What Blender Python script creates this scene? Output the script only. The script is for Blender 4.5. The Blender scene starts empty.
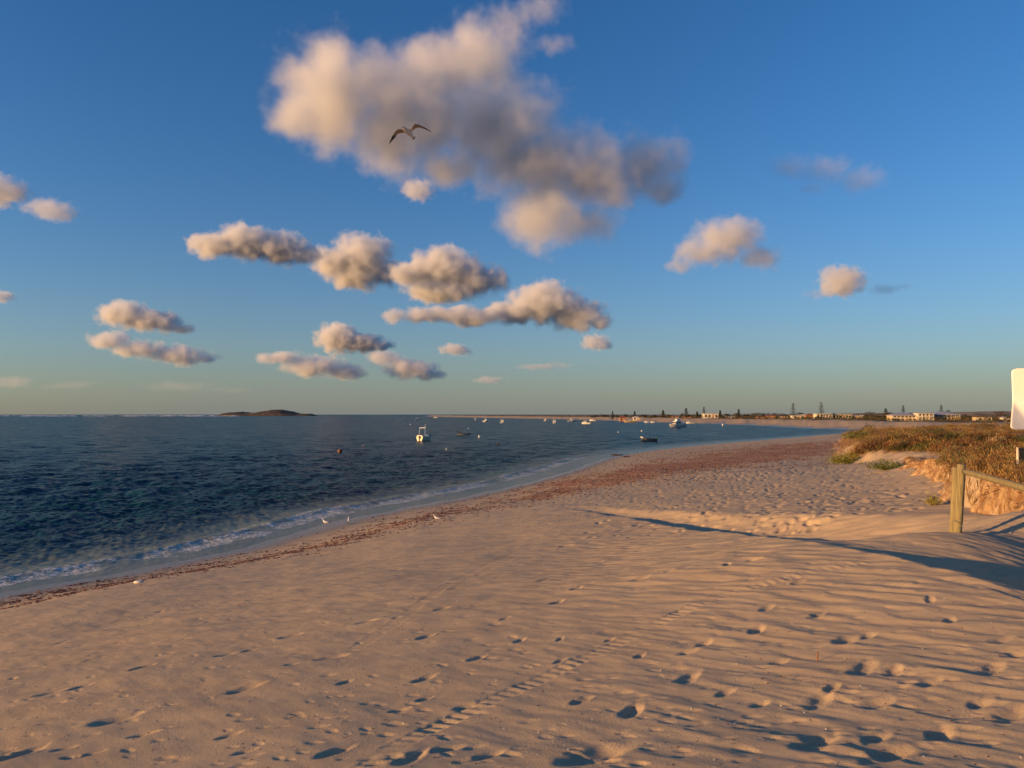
import bpy, bmesh, math, random
import numpy as np
from mathutils import Vector, Matrix, Euler

# ------------------------------------------------------------------ camera, sky, sun, exposure
scene = bpy.context.scene
F, CX, CY, HZ, CAMZ = 720.0, 512.0, 384.0, 414.5, 6.0
PITCH = math.atan((HZ - CY) / F)
cam_data = bpy.data.cameras.new("camera")
cam_data.sensor_width = 36.0
cam_data.lens = F / 1024.0 * 36.0
cam_data.clip_start = 0.1
cam_data.clip_end = 200000.0
cam = bpy.data.objects.new("camera", cam_data)
scene.collection.objects.link(cam)
cam.location = (0, 0, CAMZ)
cam.rotation_euler = (math.pi / 2 + PITCH, 0, 0)
scene.camera = cam

SUN_EL = math.radians(6.8)
SUN_AZ = math.radians(-112.0)          # measured from +Y towards +X; the sun stands to the left and behind
to_sun = Vector((math.sin(SUN_AZ) * math.cos(SUN_EL), math.cos(SUN_AZ) * math.cos(SUN_EL), math.sin(SUN_EL)))
world = bpy.data.worlds.new("World")
scene.world = world
world.use_nodes = True
wn = world.node_tree
wn.nodes.clear()
sky = wn.nodes.new("ShaderNodeTexSky")
sky.sky_type = 'NISHITA'
sky.sun_disc = False
sky.sun_elevation = SUN_EL
sky.sun_rotation = SUN_AZ % (2 * math.pi)
sky.altitude = 0
sky.air_density = 1.0
sky.dust_density = 0.4
sky.ozone_density = 3.0
bg = wn.nodes.new("ShaderNodeBackground")
bg.inputs['Strength'].default_value = 0.122
wo = wn.nodes.new("ShaderNodeOutputWorld")
hs = wn.nodes.new("ShaderNodeHueSaturation"); hs.inputs['Saturation'].default_value = 1.18
gm = wn.nodes.new("ShaderNodeMixRGB"); gm.blend_type = 'MULTIPLY'; gm.inputs[0].default_value = 1.0; gm.inputs[2].default_value = (0.87, 0.875, 1.04, 1)
wn.links.new(sky.outputs[0], hs.inputs['Color']); wn.links.new(hs.outputs[0], gm.inputs[1]); 
# marine haze greys the lowest few degrees of the sky
tcw = wn.nodes.new("ShaderNodeTexCoord"); sp = wn.nodes.new("ShaderNodeSeparateXYZ"); wn.links.new(tcw.outputs['Generated'], sp.inputs[0])
def wm(op, a, b=None):
    nd = wn.nodes.new("ShaderNodeMath"); nd.operation = op
    for i_, v_ in enumerate((a, b)):
        if v_ is None: continue
        if isinstance(v_, (int, float)): nd.inputs[i_].default_value = v_
        else: wn.links.new(v_, nd.inputs[i_])
    return nd.outputs[0]
hz = wm('MULTIPLY', wm('EXPONENT', wm('MULTIPLY', wm('ABSOLUTE', sp.outputs['Z']), -9.0)), 0.82)
dsun = wn.nodes.new("ShaderNodeVectorMath"); dsun.operation = 'DOT_PRODUCT'; wn.links.new(tcw.outputs['Generated'], dsun.inputs[0]); dsun.inputs[1].default_value = (math.sin(SUN_AZ), math.cos(SUN_AZ), 0)
hz = wm('MULTIPLY', hz, wm('SUBTRACT', 1.0, wm('MULTIPLY', wm('MAXIMUM', dsun.outputs['Value'], 0.0), 0.85)))
hm = wn.nodes.new("ShaderNodeMixRGB"); hm.inputs[2].default_value = (1.08, 1.22, 1.24, 1)
wn.links.new(hz, hm.inputs[0]); wn.links.new(gm.outputs[0], hm.inputs[1]); wn.links.new(hm.outputs[0], bg.inputs[0])
wn.links.new(bg.outputs[0], wo.inputs[0])

sun_data = bpy.data.lights.new("sun", 'SUN')
sun_data.energy = 4.8
sun_data.angle = math.radians(0.5)
sun_data.color = (1.0, 0.57, 0.22)
sun = bpy.data.objects.new("sun", sun_data)
scene.collection.objects.link(sun)
sun.rotation_euler = to_sun.to_track_quat('Z', 'Y').to_euler()

scene.view_settings.view_transform = 'Standard'
scene.view_settings.look = 'None'
scene.view_settings.gamma = 1.0
scene.view_settings.exposure = 0.66
scene.view_settings.use_curve_mapping = False
scene.render.engine = 'CYCLES'
cy = scene.cycles
cy.use_denoising = True
try:
    cy.denoiser = 'OPENIMAGEDENOISE'
    cy.denoising_input_passes = 'RGB_ALBEDO_NORMAL'
except Exception:
    pass
cy.max_bounces = 6
cy.diffuse_bounces = 2
cy.glossy_bounces = 3
cy.transmission_bounces = 2
cy.volume_bounces = 3
cy.transparent_max_bounces = 8
cy.use_adaptive_sampling = True
cy.adaptive_threshold = 0.015
cy.volume_step_rate = 1.0
cy.volume_max_steps = 256
cy.caustics_reflective = False
cy.caustics_refractive = False

rng = np.random.default_rng(11)
random.seed(5)

# ------------------------------------------------------------------ helpers
def at(px, py, Y):
    """photo position at ground distance Y -> world point"""
    u, v = (px - CX) / F, (CY - py) / F
    dy = math.cos(PITCH) - v * math.sin(PITCH)
    dz = math.sin(PITCH) + v * math.cos(PITCH)
    k = Y / dy
    return Vector((u * k, Y, CAMZ + dz * k))

def link(o, parent=None):
    scene.collection.objects.link(o)
    if parent is not None:
        o.parent = parent
    return o

def tag(o, label=None, cat=None, group=None, kind=None):
    if label: o['label'] = label
    if cat: o['category'] = cat
    if group: o['group'] = group
    if kind: o['kind'] = kind
    return o

def empty(name, loc=(0, 0, 0), rz=0.0, scale=1.0):
    o = bpy.data.objects.new(name, None)
    o.location = loc
    o.rotation_euler = (0, 0, rz)
    o.scale = (scale,) * 3
    o.empty_display_size = 0.2
    return link(o)

def mesh_np(name, verts, quads=None, tris=None, mats=(), smooth=True, parent=None, mat_idx=None, uniform=None):
    me = bpy.data.meshes.new(name)
    verts = np.asarray(verts, dtype=np.float32)
    me.vertices.add(len(verts))
    me.vertices.foreach_set('co', verts.ravel())
    nq = 0 if quads is None else len(quads)
    nt = 0 if tris is None else len(tris)
    li = []
    if nq: li.append(np.asarray(quads, dtype=np.int32).ravel())
    if nt: li.append(np.asarray(tris, dtype=np.int32).ravel())
    li = np.concatenate(li)
    me.loops.add(len(li))
    me.loops.foreach_set('vertex_index', li)
    me.polygons.add(nq + nt)
    ls = np.concatenate([np.arange(nq) * 4, nq * 4 + np.arange(nt) * 3]).astype(np.int32)
    me.polygons.foreach_set('loop_start', ls)
    if mat_idx is not None:
        me.polygons.foreach_set('material_index', np.asarray(mat_idx, dtype=np.int32))
    me.polygons.foreach_set('use_smooth', np.full(nq + nt, smooth, dtype=bool))
    for m in (mats if isinstance(mats, (list, tuple)) else [mats]):
        me.materials.append(m)
    me.update(calc_edges=True)
    o = bpy.data.objects.new(name, me)
    return link(o, parent)

def attr(o, name, vals):
    a = o.data.attributes.new(name, 'FLOAT', 'POINT')
    a.data.foreach_set('value', np.asarray(vals, dtype=np.float32).ravel())

def attr_col(o, name, vals):
    a = o.data.attributes.new(name, 'FLOAT_COLOR', 'POINT')
    v = np.ones((len(vals), 4), dtype=np.float32); v[:, :3] = vals
    a.data.foreach_set('color', v.ravel())

class MB:
    """collects shapes, then builds ONE mesh object"""
    def __init__(self):
        self.bm = bmesh.new()
    def _mat(self, vs, M):
        for v in vs: v.co = M @ v.co
    def box(self, c, s, rz=0.0, rx=0.0, ry=0.0, taper=None):
        r = bmesh.ops.create_cube(self.bm, size=1.0)['verts']
        for v in r:
            if taper and v.co.z > 0:
                v.co.x *= taper[0]; v.co.y *= taper[1]
            v.co = Vector((v.co.x * s[0], v.co.y * s[1], v.co.z * s[2]))
        self._mat(r, Matrix.Translation(Vector(c)) @ Euler((rx, ry, rz)).to_matrix().to_4x4())
        return r
    def rod(self, a, b, r0, r1=None, n=8):
        r1 = r0 if r1 is None else r1
        a, b = Vector(a), Vector(b)
        d = b - a
        r = bmesh.ops.create_cone(self.bm, cap_ends=True, segments=n, radius1=r0, radius2=r1, depth=d.length)['verts']
        self._mat(r, Matrix.Translation((a + b) / 2) @ d.to_track_quat('Z', 'Y').to_matrix().to_4x4())
        return r
    def ball(self, c, s, n=2):
        r = bmesh.ops.create_icosphere(self.bm, subdivisions=n, radius=1.0)['verts']
        s = (s, s, s) if not hasattr(s, '__len__') else s
        for v in r: v.co = Vector((v.co.x * s[0] + c[0], v.co.y * s[1] + c[1], v.co.z * s[2] + c[2]))
        return r
    def prism(self, pts, thick, axis='y', c=0.0):
        """closed 2D outline extruded along an axis"""
        def P(p, t):
            return {'y': (p[0], t, p[1]), 'x': (t, p[0], p[1]), 'z': (p[0], p[1], t)}[axis]
        f = [self.bm.verts.new(P(p, c - thick / 2)) for p in pts]
        b = [self.bm.verts.new(P(p, c + thick / 2)) for p in pts]
        self.bm.faces.new(f); self.bm.faces.new(b[::-1])
        n = len(pts)
        for i in range(n):
            self.bm.faces.new((f[i], b[i], b[(i + 1) % n], f[(i + 1) % n]))
    def loft(self, rings, cap=True):
        """rings: list of equally long closed vertex rings"""
        R = [[self.bm.verts.new(p) for p in ring] for ring in rings]
        n = len(R[0])
        for i in range(len(R) - 1):
            for j in range(n):
                self.bm.faces.new((R[i][j], R[i][(j + 1) % n], R[i + 1][(j + 1) % n], R[i + 1][j]))
        if cap:
            self.bm.faces.new(R[0][::-1]); self.bm.faces.new(R[-1])
    def build(self, name, mat, parent=None, smooth=False, bevel=0.0):
        bmesh.ops.recalc_face_normals(self.bm, faces=self.bm.faces)
        me = bpy.data.meshes.new(name)
        self.bm.to_mesh(me); self.bm.free()
        for m in (mat if isinstance(mat, (list, tuple)) else [mat]): me.materials.append(m)
        for p in me.polygons: p.use_smooth = smooth
        o = link(bpy.data.objects.new(name, me), parent)
        if bevel:
            b = o.modifiers.new('bevel', 'BEVEL'); b.width = bevel; b.segments = 2; b.limit_method = 'ANGLE'
        return o

def copy_tree(o, parent=None):
    c = o.copy(); scene.collection.objects.link(c); c.parent = parent
    for ch in [k for k in bpy.data.objects if k.parent == o]:
        copy_tree(ch, c)
    return c

# ---- numpy noise
_perm = np.random.default_rng(3).permutation(4096).astype(np.int64)
_ang = np.random.default_rng(4).random(4096) * 2 * np.pi
_gx, _gy = np.cos(_ang), np.sin(_ang)
def gnoise(x, y, seed=0):
    x = x + seed * 37.17; y = y + seed * 91.73
    xi = np.floor(x).astype(np.int64); yi = np.floor(y).astype(np.int64)
    xf = x - xi; yf = y - yi
    u = xf * xf * xf * (xf * (xf * 6 - 15) + 10); v = yf * yf * yf * (yf * (yf * 6 - 15) + 10)
    def g(ix, iy, dx, dy):
        h = _perm[(_perm[ix & 4095] + iy) & 4095]
        return _gx[h] * dx + _gy[h] * dy
    a = g(xi, yi, xf, yf); b = g(xi + 1, yi, xf - 1, yf)
    c = g(xi, yi + 1, xf, yf - 1); d = g(xi + 1, yi + 1, xf - 1, yf - 1)
    return (a + (b - a) * u) * (1 - v) + (c + (d - c) * u) * v * 1.0
def fbm(x, y, oct=4, seed=0, gain=0.5):
    s = 0; a = 1.0
    for i in range(oct):
        s = s + a * gnoise(x * 2 ** i, y * 2 ** i, seed + i * 5); a *= gain
    return s * 1.4
def sstep(a, b, x):
    t = np.clip((x - a) / (b - a), 0, 1)
    return t * t * (3 - 2 * t)

# ------------------------------------------------------------------ materials
class N:
    def __init__(self, name):
        self.m = bpy.data.materials.new(name); self.m.use_nodes = True
        self.t = self.m.node_tree; self.t.nodes.clear()
        self.out = self.t.nodes.new('ShaderNodeOutputMaterial')
    def n(self, kind, **kw):
        nd = self.t.nodes.new('ShaderNode' + kind)
        for k, v in kw.items():
            if k.startswith('i_'):
                key = k[2:].replace('_', ' ')
                if key.isdigit(): key = int(key)
                nd.inputs[key].default_value = v
            else: setattr(nd, k, v)
        return nd
    def l(self, a, b): self.t.links.new(a, b)
    def math(self, op, a, b=None, clamp=False):
        nd = self.n('Math', operation=op); nd.use_clamp = clamp
        for i, v in enumerate((a, b)):
            if v is None: continue
            if isinstance(v, (int, float)): nd.inputs[i].default_value = v
            else: self.l(v, nd.inputs[i])
        return nd.outputs[0]
    def noise(self, scale, detail=4, rough=0.5, vec=None, out=0, dist=0.0):
        nd = self.n('TexNoise'); nd.inputs['Scale'].default_value = scale
        nd.inputs['Detail'].default_value = detail; nd.inputs['Roughness'].default_value = rough
        nd.inputs['Distortion'].default_value = dist
        if vec is not None: self.l(vec, nd.inputs['Vector'])
        return nd.outputs[out]
    def ramp(self, fac, stops):
        nd = self.n('ValToRGB'); cr = nd.color_ramp
        while len(cr.elements) < len(stops): cr.elements.new(0.5)
        for e, (p, c) in zip(cr.elements, stops):
            e.position = p; e.color = (*c, 1) if hasattr(c, '__len__') else (c, c, c, 1)
        self.l(fac, nd.inputs[0]); return nd.outputs[0]
    def mix(self, fac, a, b, mode='MIX'):
        nd = self.n('MixRGB', blend_type=mode)
        for i, v in enumerate((fac, a, b)):
            if isinstance(v, (int, float)): nd.inputs[i].default_value = v
            elif isinstance(v, tuple): nd.inputs[i].default_value = (*v, 1)
            else: self.l(v, nd.inputs[i])
        return nd.outputs[0]
    def at(self, name, col=False):
        nd = self.n('Attribute', attribute_name=name)
        return nd.outputs['Color' if col else 'Fac']
    def obj(self): return self.n('TexCoord').outputs['Object']
    def pbr(self, col, rough=0.6, bump=None, strength=0.3, dist=0.02, **kw):
        b = self.n('BsdfPrincipled')
        if isinstance(col, tuple): b.inputs['Base Color'].default_value = (*col, 1)
        else: self.l(col, b.inputs['Base Color'])
        if isinstance(rough, (int, float)): b.inputs['Roughness'].default_value = rough
        else: self.l(rough, b.inputs['Roughness'])
        for k, v in kw.items(): b.inputs[k.replace('_', ' ')].default_value = v
        if bump is not None:
            bp = self.n('Bump'); bp.inputs['Strength'].default_value = strength; bp.inputs['Distance'].default_value = dist
            self.l(bump, bp.inputs['Height']); self.l(bp.outputs[0], b.inputs['Normal'])
        self.l(b.outputs[0], self.out.inputs[0]); self.b = b
        return self.m

_simple = {}
def mat(name, col, rough=0.6, var=0.15, scale=3.0, metal=0.0, spec=0.5):
    if name in _simple: return _simple[name]
    s = N(name)
    f = s.noise(scale, 5, 0.6, s.obj())
    dark = tuple(c * (1 - var) for c in col); lite = tuple(min(1, c * (1 + var)) for c in col)
    c = s.ramp(f, [(0.3, dark), (0.7, lite)])
    s.pbr(c, rough, bump=f, strength=0.1, dist=0.005, Metallic=metal)
    s.b.inputs['Specular IOR Level'].default_value = spec
    _simple[name] = s.m
    return s.m
# ------------------------------------------------------------------ the lie of the land
def gp(px, py):                      # point of the sea level plane seen at a photo position
    Y = CAMZ * F / (py - HZ); return ((px - CX) / F * Y, Y)
_shore = [(-60, -90), (-34, -40), (-25, -15), (-21.5, 5), (-19, 17)] + [gp(*p) for p in
    [(0, 590), (130, 570), (260, 543), (360, 514), (460, 498), (560, 474), (600, 458.5), (640, 451), (700, 445), (780, 439), (840, 434.5)]] + \
    [(122, 245), (138, 268), (139, 292), (131, 318), (140, 376), (137, 432), (128, 491), (104, 600), (98, 760), (61, 919), (-60, 1350), (-246, 2160), (-330, 2700)]
_close = [(-200, 3300), (2000, 6000), (60000, 16000), (90000, -90000), (-60000, -90000), (-600, -900)]
def chaikin(p, n):
    p = [np.array(q, float) for q in p]
    for _ in range(n):
        q = [p[0]]
        for a, b in zip(p[:-1], p[1:]): q += [a * .75 + b * .25, a * .25 + b * .75]
        p = q + [p[-1]]
    return np.array(p)
SHORE = chaikin(_shore, 2)
def seg_dist(X, Y, P, closed=False):
    d = np.full(X.shape, 1e18); n = len(P)
    for i in range(n if closed else n - 1):
        a = P[i]; b = P[(i + 1) % n]; ab = b - a
        t = np.clip(((X - a[0]) * ab[0] + (Y - a[1]) * ab[1]) / (ab @ ab), 0, 1)
        np.minimum(d, (X - a[0] - t * ab[0]) ** 2 + (Y - a[1] - t * ab[1]) ** 2, out=d)
    return np.sqrt(d)
def inside(X, Y, P):
    r = np.zeros(X.shape, bool); n = len(P)
    for i in range(n):
        a = P[i]; b = P[(i + 1) % n]
        if a[1] == b[1]: continue
        c = (a[1] > Y) != (b[1] > Y)
        r ^= c & (X < (b[0] - a[0]) * (Y - a[1]) / (b[1] - a[1]) + a[0])
    return r
LANDPOLY = np.vstack([SHORE, np.array(_close, float)])
def shore_s(X, Y):
    d = seg_dist(X, Y, SHORE)
    # the closing part far off also counts as coast
    d = np.minimum(d, seg_dist(X, Y, np.array([SHORE[-1]] + [np.array(q, float) for q in _close[:3]])))
    return np.where(inside(X, Y, LANDPOLY), d, -d)

_ctl = [(0,0,4.35),(-3,5,3.5),(-6,8,2.85),(-10,12,2.0),(-14,18,1.0),(2,10.7,3.55),(0,15,2.95),(-5,20,1.85),(-9,27,.75),
        (4.2,16,3.35),(7.2,11.5,4.2),(10,10,4.35),(4.5,6,3.98),(7,8,4.1),(5,0,4.5),(10,0,4.7),(-8,0,3.3),(-15,0,1.6),(0,-10,4.5),(10,-10,4.9),(-10,-10,3.2),(-18,-12,1.6),
        (8,25,2.95),(15,25,3.4),(12,20,3.6),(3,25,2.4),(-4,30,1.25),(3,40,1.3),(15,40,2.4),(22.5,46.6,2.6),(25.5,56.7,2.1),(33.8,73,2.0),(54,118,1.8),(73,155,1.6),
        (12,62,1.1),(22,80,1.1),(36,108,1.1),(30,40,3.0),(40,60,2.6),(20,15,4.3),(30,0,4.8),(40,30,3.6),(60,90,2.4),(30,-20,4.8),
        (9.6,14,4.0),(10.3,16.5,3.88),(13.5,22.3,3.6),(15.7,27.7,3.4),(18.9,35,3.2),(90,60,3.0),(100,140,2.0)]
_sh = [p for p in _shore[2:18]]
_ctl += [(p[0], p[1], 0.0) for p in _sh]
_ctl += [(-30,24,-.8),(-26,45,-1),(-14,75,-1),(0,112,-1),(18,160,-1),(-35,0,-.8),(-60,60,-2)]
_C = np.array(_ctl, float); _S = 30.0
def _U(r2): return np.where(r2 > 1e-12, r2 * np.log(np.maximum(r2, 1e-12)), 0) * 0.5
def _fit():
    P = _C[:, :2] / _S; n = len(P)
    K = _U(((P[:, None] - P[None]) ** 2).sum(-1)) + np.eye(n) * 0.004
    A = np.zeros((n + 3, n + 3)); A[:n, :n] = K; A[:n, n] = 1; A[:n, n + 1:] = P; A[n, :n] = 1; A[n + 1:, :n] = P.T
    return np.linalg.solve(A, np.r_[_C[:, 2], 0, 0, 0])
_W = _fit()
def tps(X, Y):
    x = X / _S; y = Y / _S; n = len(_C)
    z = _W[n] + _W[n + 1] * x + _W[n + 2] * y
    for i in range(n):
        z = z + _W[i] * _U((x - _C[i, 0] / _S) ** 2 + (y - _C[i, 1] / _S) ** 2)
    return z

DUNE = np.array([(13,-6),(11.2,2),(10.2,8),(9.6,12),(9.6,14),(10.3,16.5),(13.5,22.3),(15.7,27.7),(18.9,35),(22.0,44),(24.6,55),(32.5,73),(53,118),(73,155),(104,205),(150,236)], float)
DUNE = chaikin(DUNE, 1)
DUNEPOLY = np.vstack([DUNE, np.array([(260, 262), (600, 240), (900, -300), (60, -300)], float)])
def dune_s(X, Y):
    d = seg_dist(X, Y, DUNEPOLY, True)
    return np.where(inside(X, Y, DUNEPOLY), d, -d)
CREST = np.array([(6.3,1.0),(5.8,4.0),(5.3,6.5),(5.0,8.5),(4.62,10.1),(4.36,12),(4.25,16.7),(3.9,22.4),(3.1,28.6),(2.2,33)], float)

ZCY = np.linspace(-3, 34, 75)
ZCZ = tps(np.interp(ZCY, CREST[:, 1], CREST[:, 0]), ZCY)

def plateau(X, Y):
    p = np.interp(Y, [0, 15, 22, 36, 60, 120, 200, 300], [5.0, 4.62, 4.3, 3.95, 3.75, 3.0, 1.8, 1.5])
    return p + 0.36 * fbm(X / 9, Y / 9, 3, 7) * np.clip(Y / 40, .5, 1.6) + .22 * fbm(X / 30, Y / 30, 2, 9)

POSTFIX = 0.0
def base_z(X, Y):
    """smooth ground (no footprints); returns z, s (inland distance), ds (distance into the dune)"""
    s = shore_s(X, Y)
    near = (1 - sstep(105, 175, np.hypot(X, Y))) 
    zt = np.zeros(X.shape); k = near > 0
    zt[k] = tps(X[k], Y[k])
    prof = np.interp(s, [-80, -20, 0, 12, 32, 90, 400], [-3, -1, 0, 1.2, 2.8, 2.8, 2.4])
    prof = prof + 0.3 * fbm(X / 60, Y / 60, 3, 21) * sstep(40, 110, s) + .38 * fbm(X / 11, Y / 11, 3, 22) * sstep(4, 14, s) * (np.hypot(X, Y) < 2500) - 1.1 * sstep(.46, .56, X / np.maximum(Y, 1)) * sstep(30, 90, s)
    zt = zt * sstep(0, 7, np.abs(s)) + 0.05 * s * (1 - sstep(0, 7, np.abs(s)))
    zt = np.where((s > 0) & (zt < 0.03 * np.minimum(s, 20)), 0.03 * np.minimum(s, 20), zt)
    zt = np.where((s < 0), prof, zt)
    z = zt * near + prof * (1 - near)
    # far hills inland
    R = np.hypot(X, Y)
    z = z + sstep(3000, 5200, R) * sstep(300, 2500, s) * (26 + 14 * fbm(X / 1500, Y / 1500, 3, 31))
    # ridge whose lee side lies in shade
    kk = (R < 45)
    if kk.any():
        xs, ys = X[kk], Y[kk]
        xc = np.interp(ys, CREST[:, 1], CREST[:, 0])
        dd = (xs - xc)
        A = np.interp(ys, [-2, 2, 6, 8, 9.3, 10.5, 12, 16.7, 22.4, 28.6, 34], [.0, .08, .20, .22, .24, .24, .18, .07, .02, 0, 0])
        T = np.interp(ys, [2, 6, 8, 9.3, 10.5, 12, 14, 16.7, 22.4, 30], [3.0, 3.3, 3.2, 2.9, 2.4, 2.0, 1.7, 1.2, .5, .0])
        fade = sstep(-1, 3, ys) * (1 - sstep(27, 34, ys))
        tt = np.maximum(dd, 0) / .93
        zb = z[kk]
        zl = zb + A * np.exp(-(dd / 2.6) ** 2)
        # the lee side falls evenly, then climbs back to the flat beyond
        xcl = np.minimum(xs, xc)
        zc = np.interp(ys, ZCY, ZCZ) + A
        ramp = zc - np.interp(ys, [10.5, 13], [.15, .17]) * tt - .03 * tt * (tt < .0)
        f = sstep(0, 1, (tt - T) / (1.5 * T + 1.3))
        lee = ramp * (1 - f) + zb * f
        z[kk] = np.where(dd > 0, lee * fade + (zb + A * np.exp(-(dd / .8) ** 2)) * (1 - fade), zl)
    # mound right of the post
    z = z + .30 * np.exp(-(((X - 8.75) / .9) ** 2 + ((Y - 12.6) / .9) ** 2))
    z = z + POSTFIX * np.exp(-((X - 7.07) ** 2 + (Y - 11.5) ** 2) / 2.2)
    # the dune
    ds = np.full(X.shape, -99.0)
    kd = (X > 5) & (Y < 330) & (R < 1000)
    ds[kd] = dune_s(X[kd], Y[kd])
    z = z + np.interp(Y, [14.5, 18, 23, 36, 46, 60], [0, .12, .38, .45, .2, 0]) * np.exp(np.minimum(ds, 0) / 1.3) * (ds > -12)
    w = np.interp(Y, [20, 30, 38, 46, 70, 120, 260], [.35, .6, 3.0, 4.5, 3.0, 4.0, 12.0])
    edge = .35 * gnoise(X / .8, Y / .8, 3) + .5 * gnoise(X / 3, Y / 3, 4)
    edge = edge * np.interp(Y, [0, 30, 60, 150], [.6, .8, 2.5, 4])
    f = sstep(0, 1, (ds + edge) / w)
    z = np.where(ds > -6, z + (np.maximum(plateau(X, Y), z) - z) * f, z)
    return z, s, ds

POSTFIX = 0.0
POSTFIX = at(954.5, 533, 11.5).z - float(base_z(np.array([7.07]), np.array([11.5]))[0][0])

def ground_hit(px, py):
    """march the photo ray to the smooth ground"""
    d = at(px, py, 1.0) - Vector((0, 0, CAMZ))
    lo, hi = None, None
    ys = np.geomspace(1.5, 700, 400)
    X = d.x * ys; z, _, _ = base_z(X, ys.copy()); h = CAMZ + d.z * ys - z
    i = int(np.argmax(h < 0)) or 399
    a, b = ys[i - 1], ys[i]; t = h[i - 1] / (h[i - 1] - h[i] + 1e-9)
    Y = a + (b - a) * t
    return d.x * Y, Y, CAMZ + d.z * Y
def gz(x, y):
    return float(base_z(np.array([float(x)]), np.array([float(y)]))[0][0])

# footprints, tracks
PRINTS = [(117,717,1.45),(15,752,1.5),(52,692,1),(80,687,.9),(142,668,1.05),(226,655,.9),(250,650,.7),(290,636,1.1),(332,657,1.15),(246,687,1.25),(200,611,.9),(210,621,.6),
 (292,665,.6),(367,623,1),(425,637,1.05),(442,610,.9),(397,619,.55),(424,676,.95),(425,694,.6),(335,747,1),(412,753,1.05),(447,744,.8),(487,750,.8),(245,746,.6),(145,730,.8),(65,744,.6),
 (90,750,.7),(230,730,.7),(62,640,.8),(396,572,.9),(477,657,.8),(467,701,.8),(400,705,.6),(641,581,1.1),(686,571,.9),(669,574,.6),(544,581,.9),(577,590,1),(557,604,1),(754,561,.9),(727,567,.8),
 (689,675,1.1),(632,707,1.1),(689,652,.8),(704,644,.7),(582,697,.8),(757,632,.95),(799,584,.8),(847,639,1.2),(867,635,.8),(817,617,.9),(767,611,.8),(864,667,1.2),(894,669,.9),(929,682,.9),
 (819,697,1.15),(877,701,1),(832,687,.7),(817,740,1.4),(892,752,1.2),(598,750,1.9),(1002,637,.95),(992,667,1.1),(1012,712,1.2),(877,735,.9),(1017,652,.9),(345,680,.6),(120,640,.6),(185,640,.5),
 (520,640,.7),(505,620,.6),(560,660,.6),(610,640,.5),(455,590,.8),(480,575,.7),(380,600,.6),(300,600,.7),(330,585,.6),(250,600,.6),(560,640,.5),(640,655,.6),(725,690,.7),(760,700,.6),(950,620,.8),(930,600,.7),
 (600,560,.8),(640,548,.8),(690,545,.8),(510,560,.8),(560,548,.7),(430,560,.7),(780,660,.7),(980,700,.9),(940,730,1),(160,610,.6),(90,660,.6),(30,665,.6)]
rp = np.random.default_rng(8)
prints = []
for (px, py, sz) in PRINTS:
    x, y, z = ground_hit(px, py)
    prints.append((x, y, rp.uniform(-.45, .35) + .75, .165 * sz, .072 * sz, .030 * sz ** 0.8))
for _ in range(1100):                          # small scuffs all over the near sand
    px, py = rp.uniform(-100, 1124), HZ + 110 + 300 * rp.random() ** 1.5
    x, y, z = (lambda Y: ((px - CX) / F * Y, Y, 0))(2.2 * F / (py - HZ))
    k = rp.uniform(.35, .9)
    prints.append((x, y, rp.uniform(-.9, .4), .10 * k, .055 * k, .010 * k))
for _ in range(1500):                          # the much trodden strip in front of the dune
    t = rp.random(); y = 17 + 50 * rp.random() ** 1.3; x = np.interp(y, [15, 25, 40, 67], [6.5, 10, 14, 20]) + rp.normal() * np.interp(y, [17, 67], [2.6, 5])
    k = rp.uniform(.7, 1.3)
    prints.append((x, y, rp.uniform(0, 3.1), .17 * k, .10 * k, .05 * k))
for _ in range(500):
    y = rp.uniform(-4, 14); x = rp.uniform(-12, 12); k = rp.uniform(.5, 1)
    if abs(x) < y * .72: continue
    prints.append((x, y, rp.uniform(0, 3.1), .15 * k, .075 * k, .035 * k))

TRACKS = [[(330,790),(405,735),(480,700),(560,667),(600,651),(660,624),(720,598),(800,578),(870,562)],
          [(352,650),(400,622),(440,590),(485,566),(520,550)],
          [(1040,600),(1000,588),(978,580),(990,570),(1040,568)]]

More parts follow.
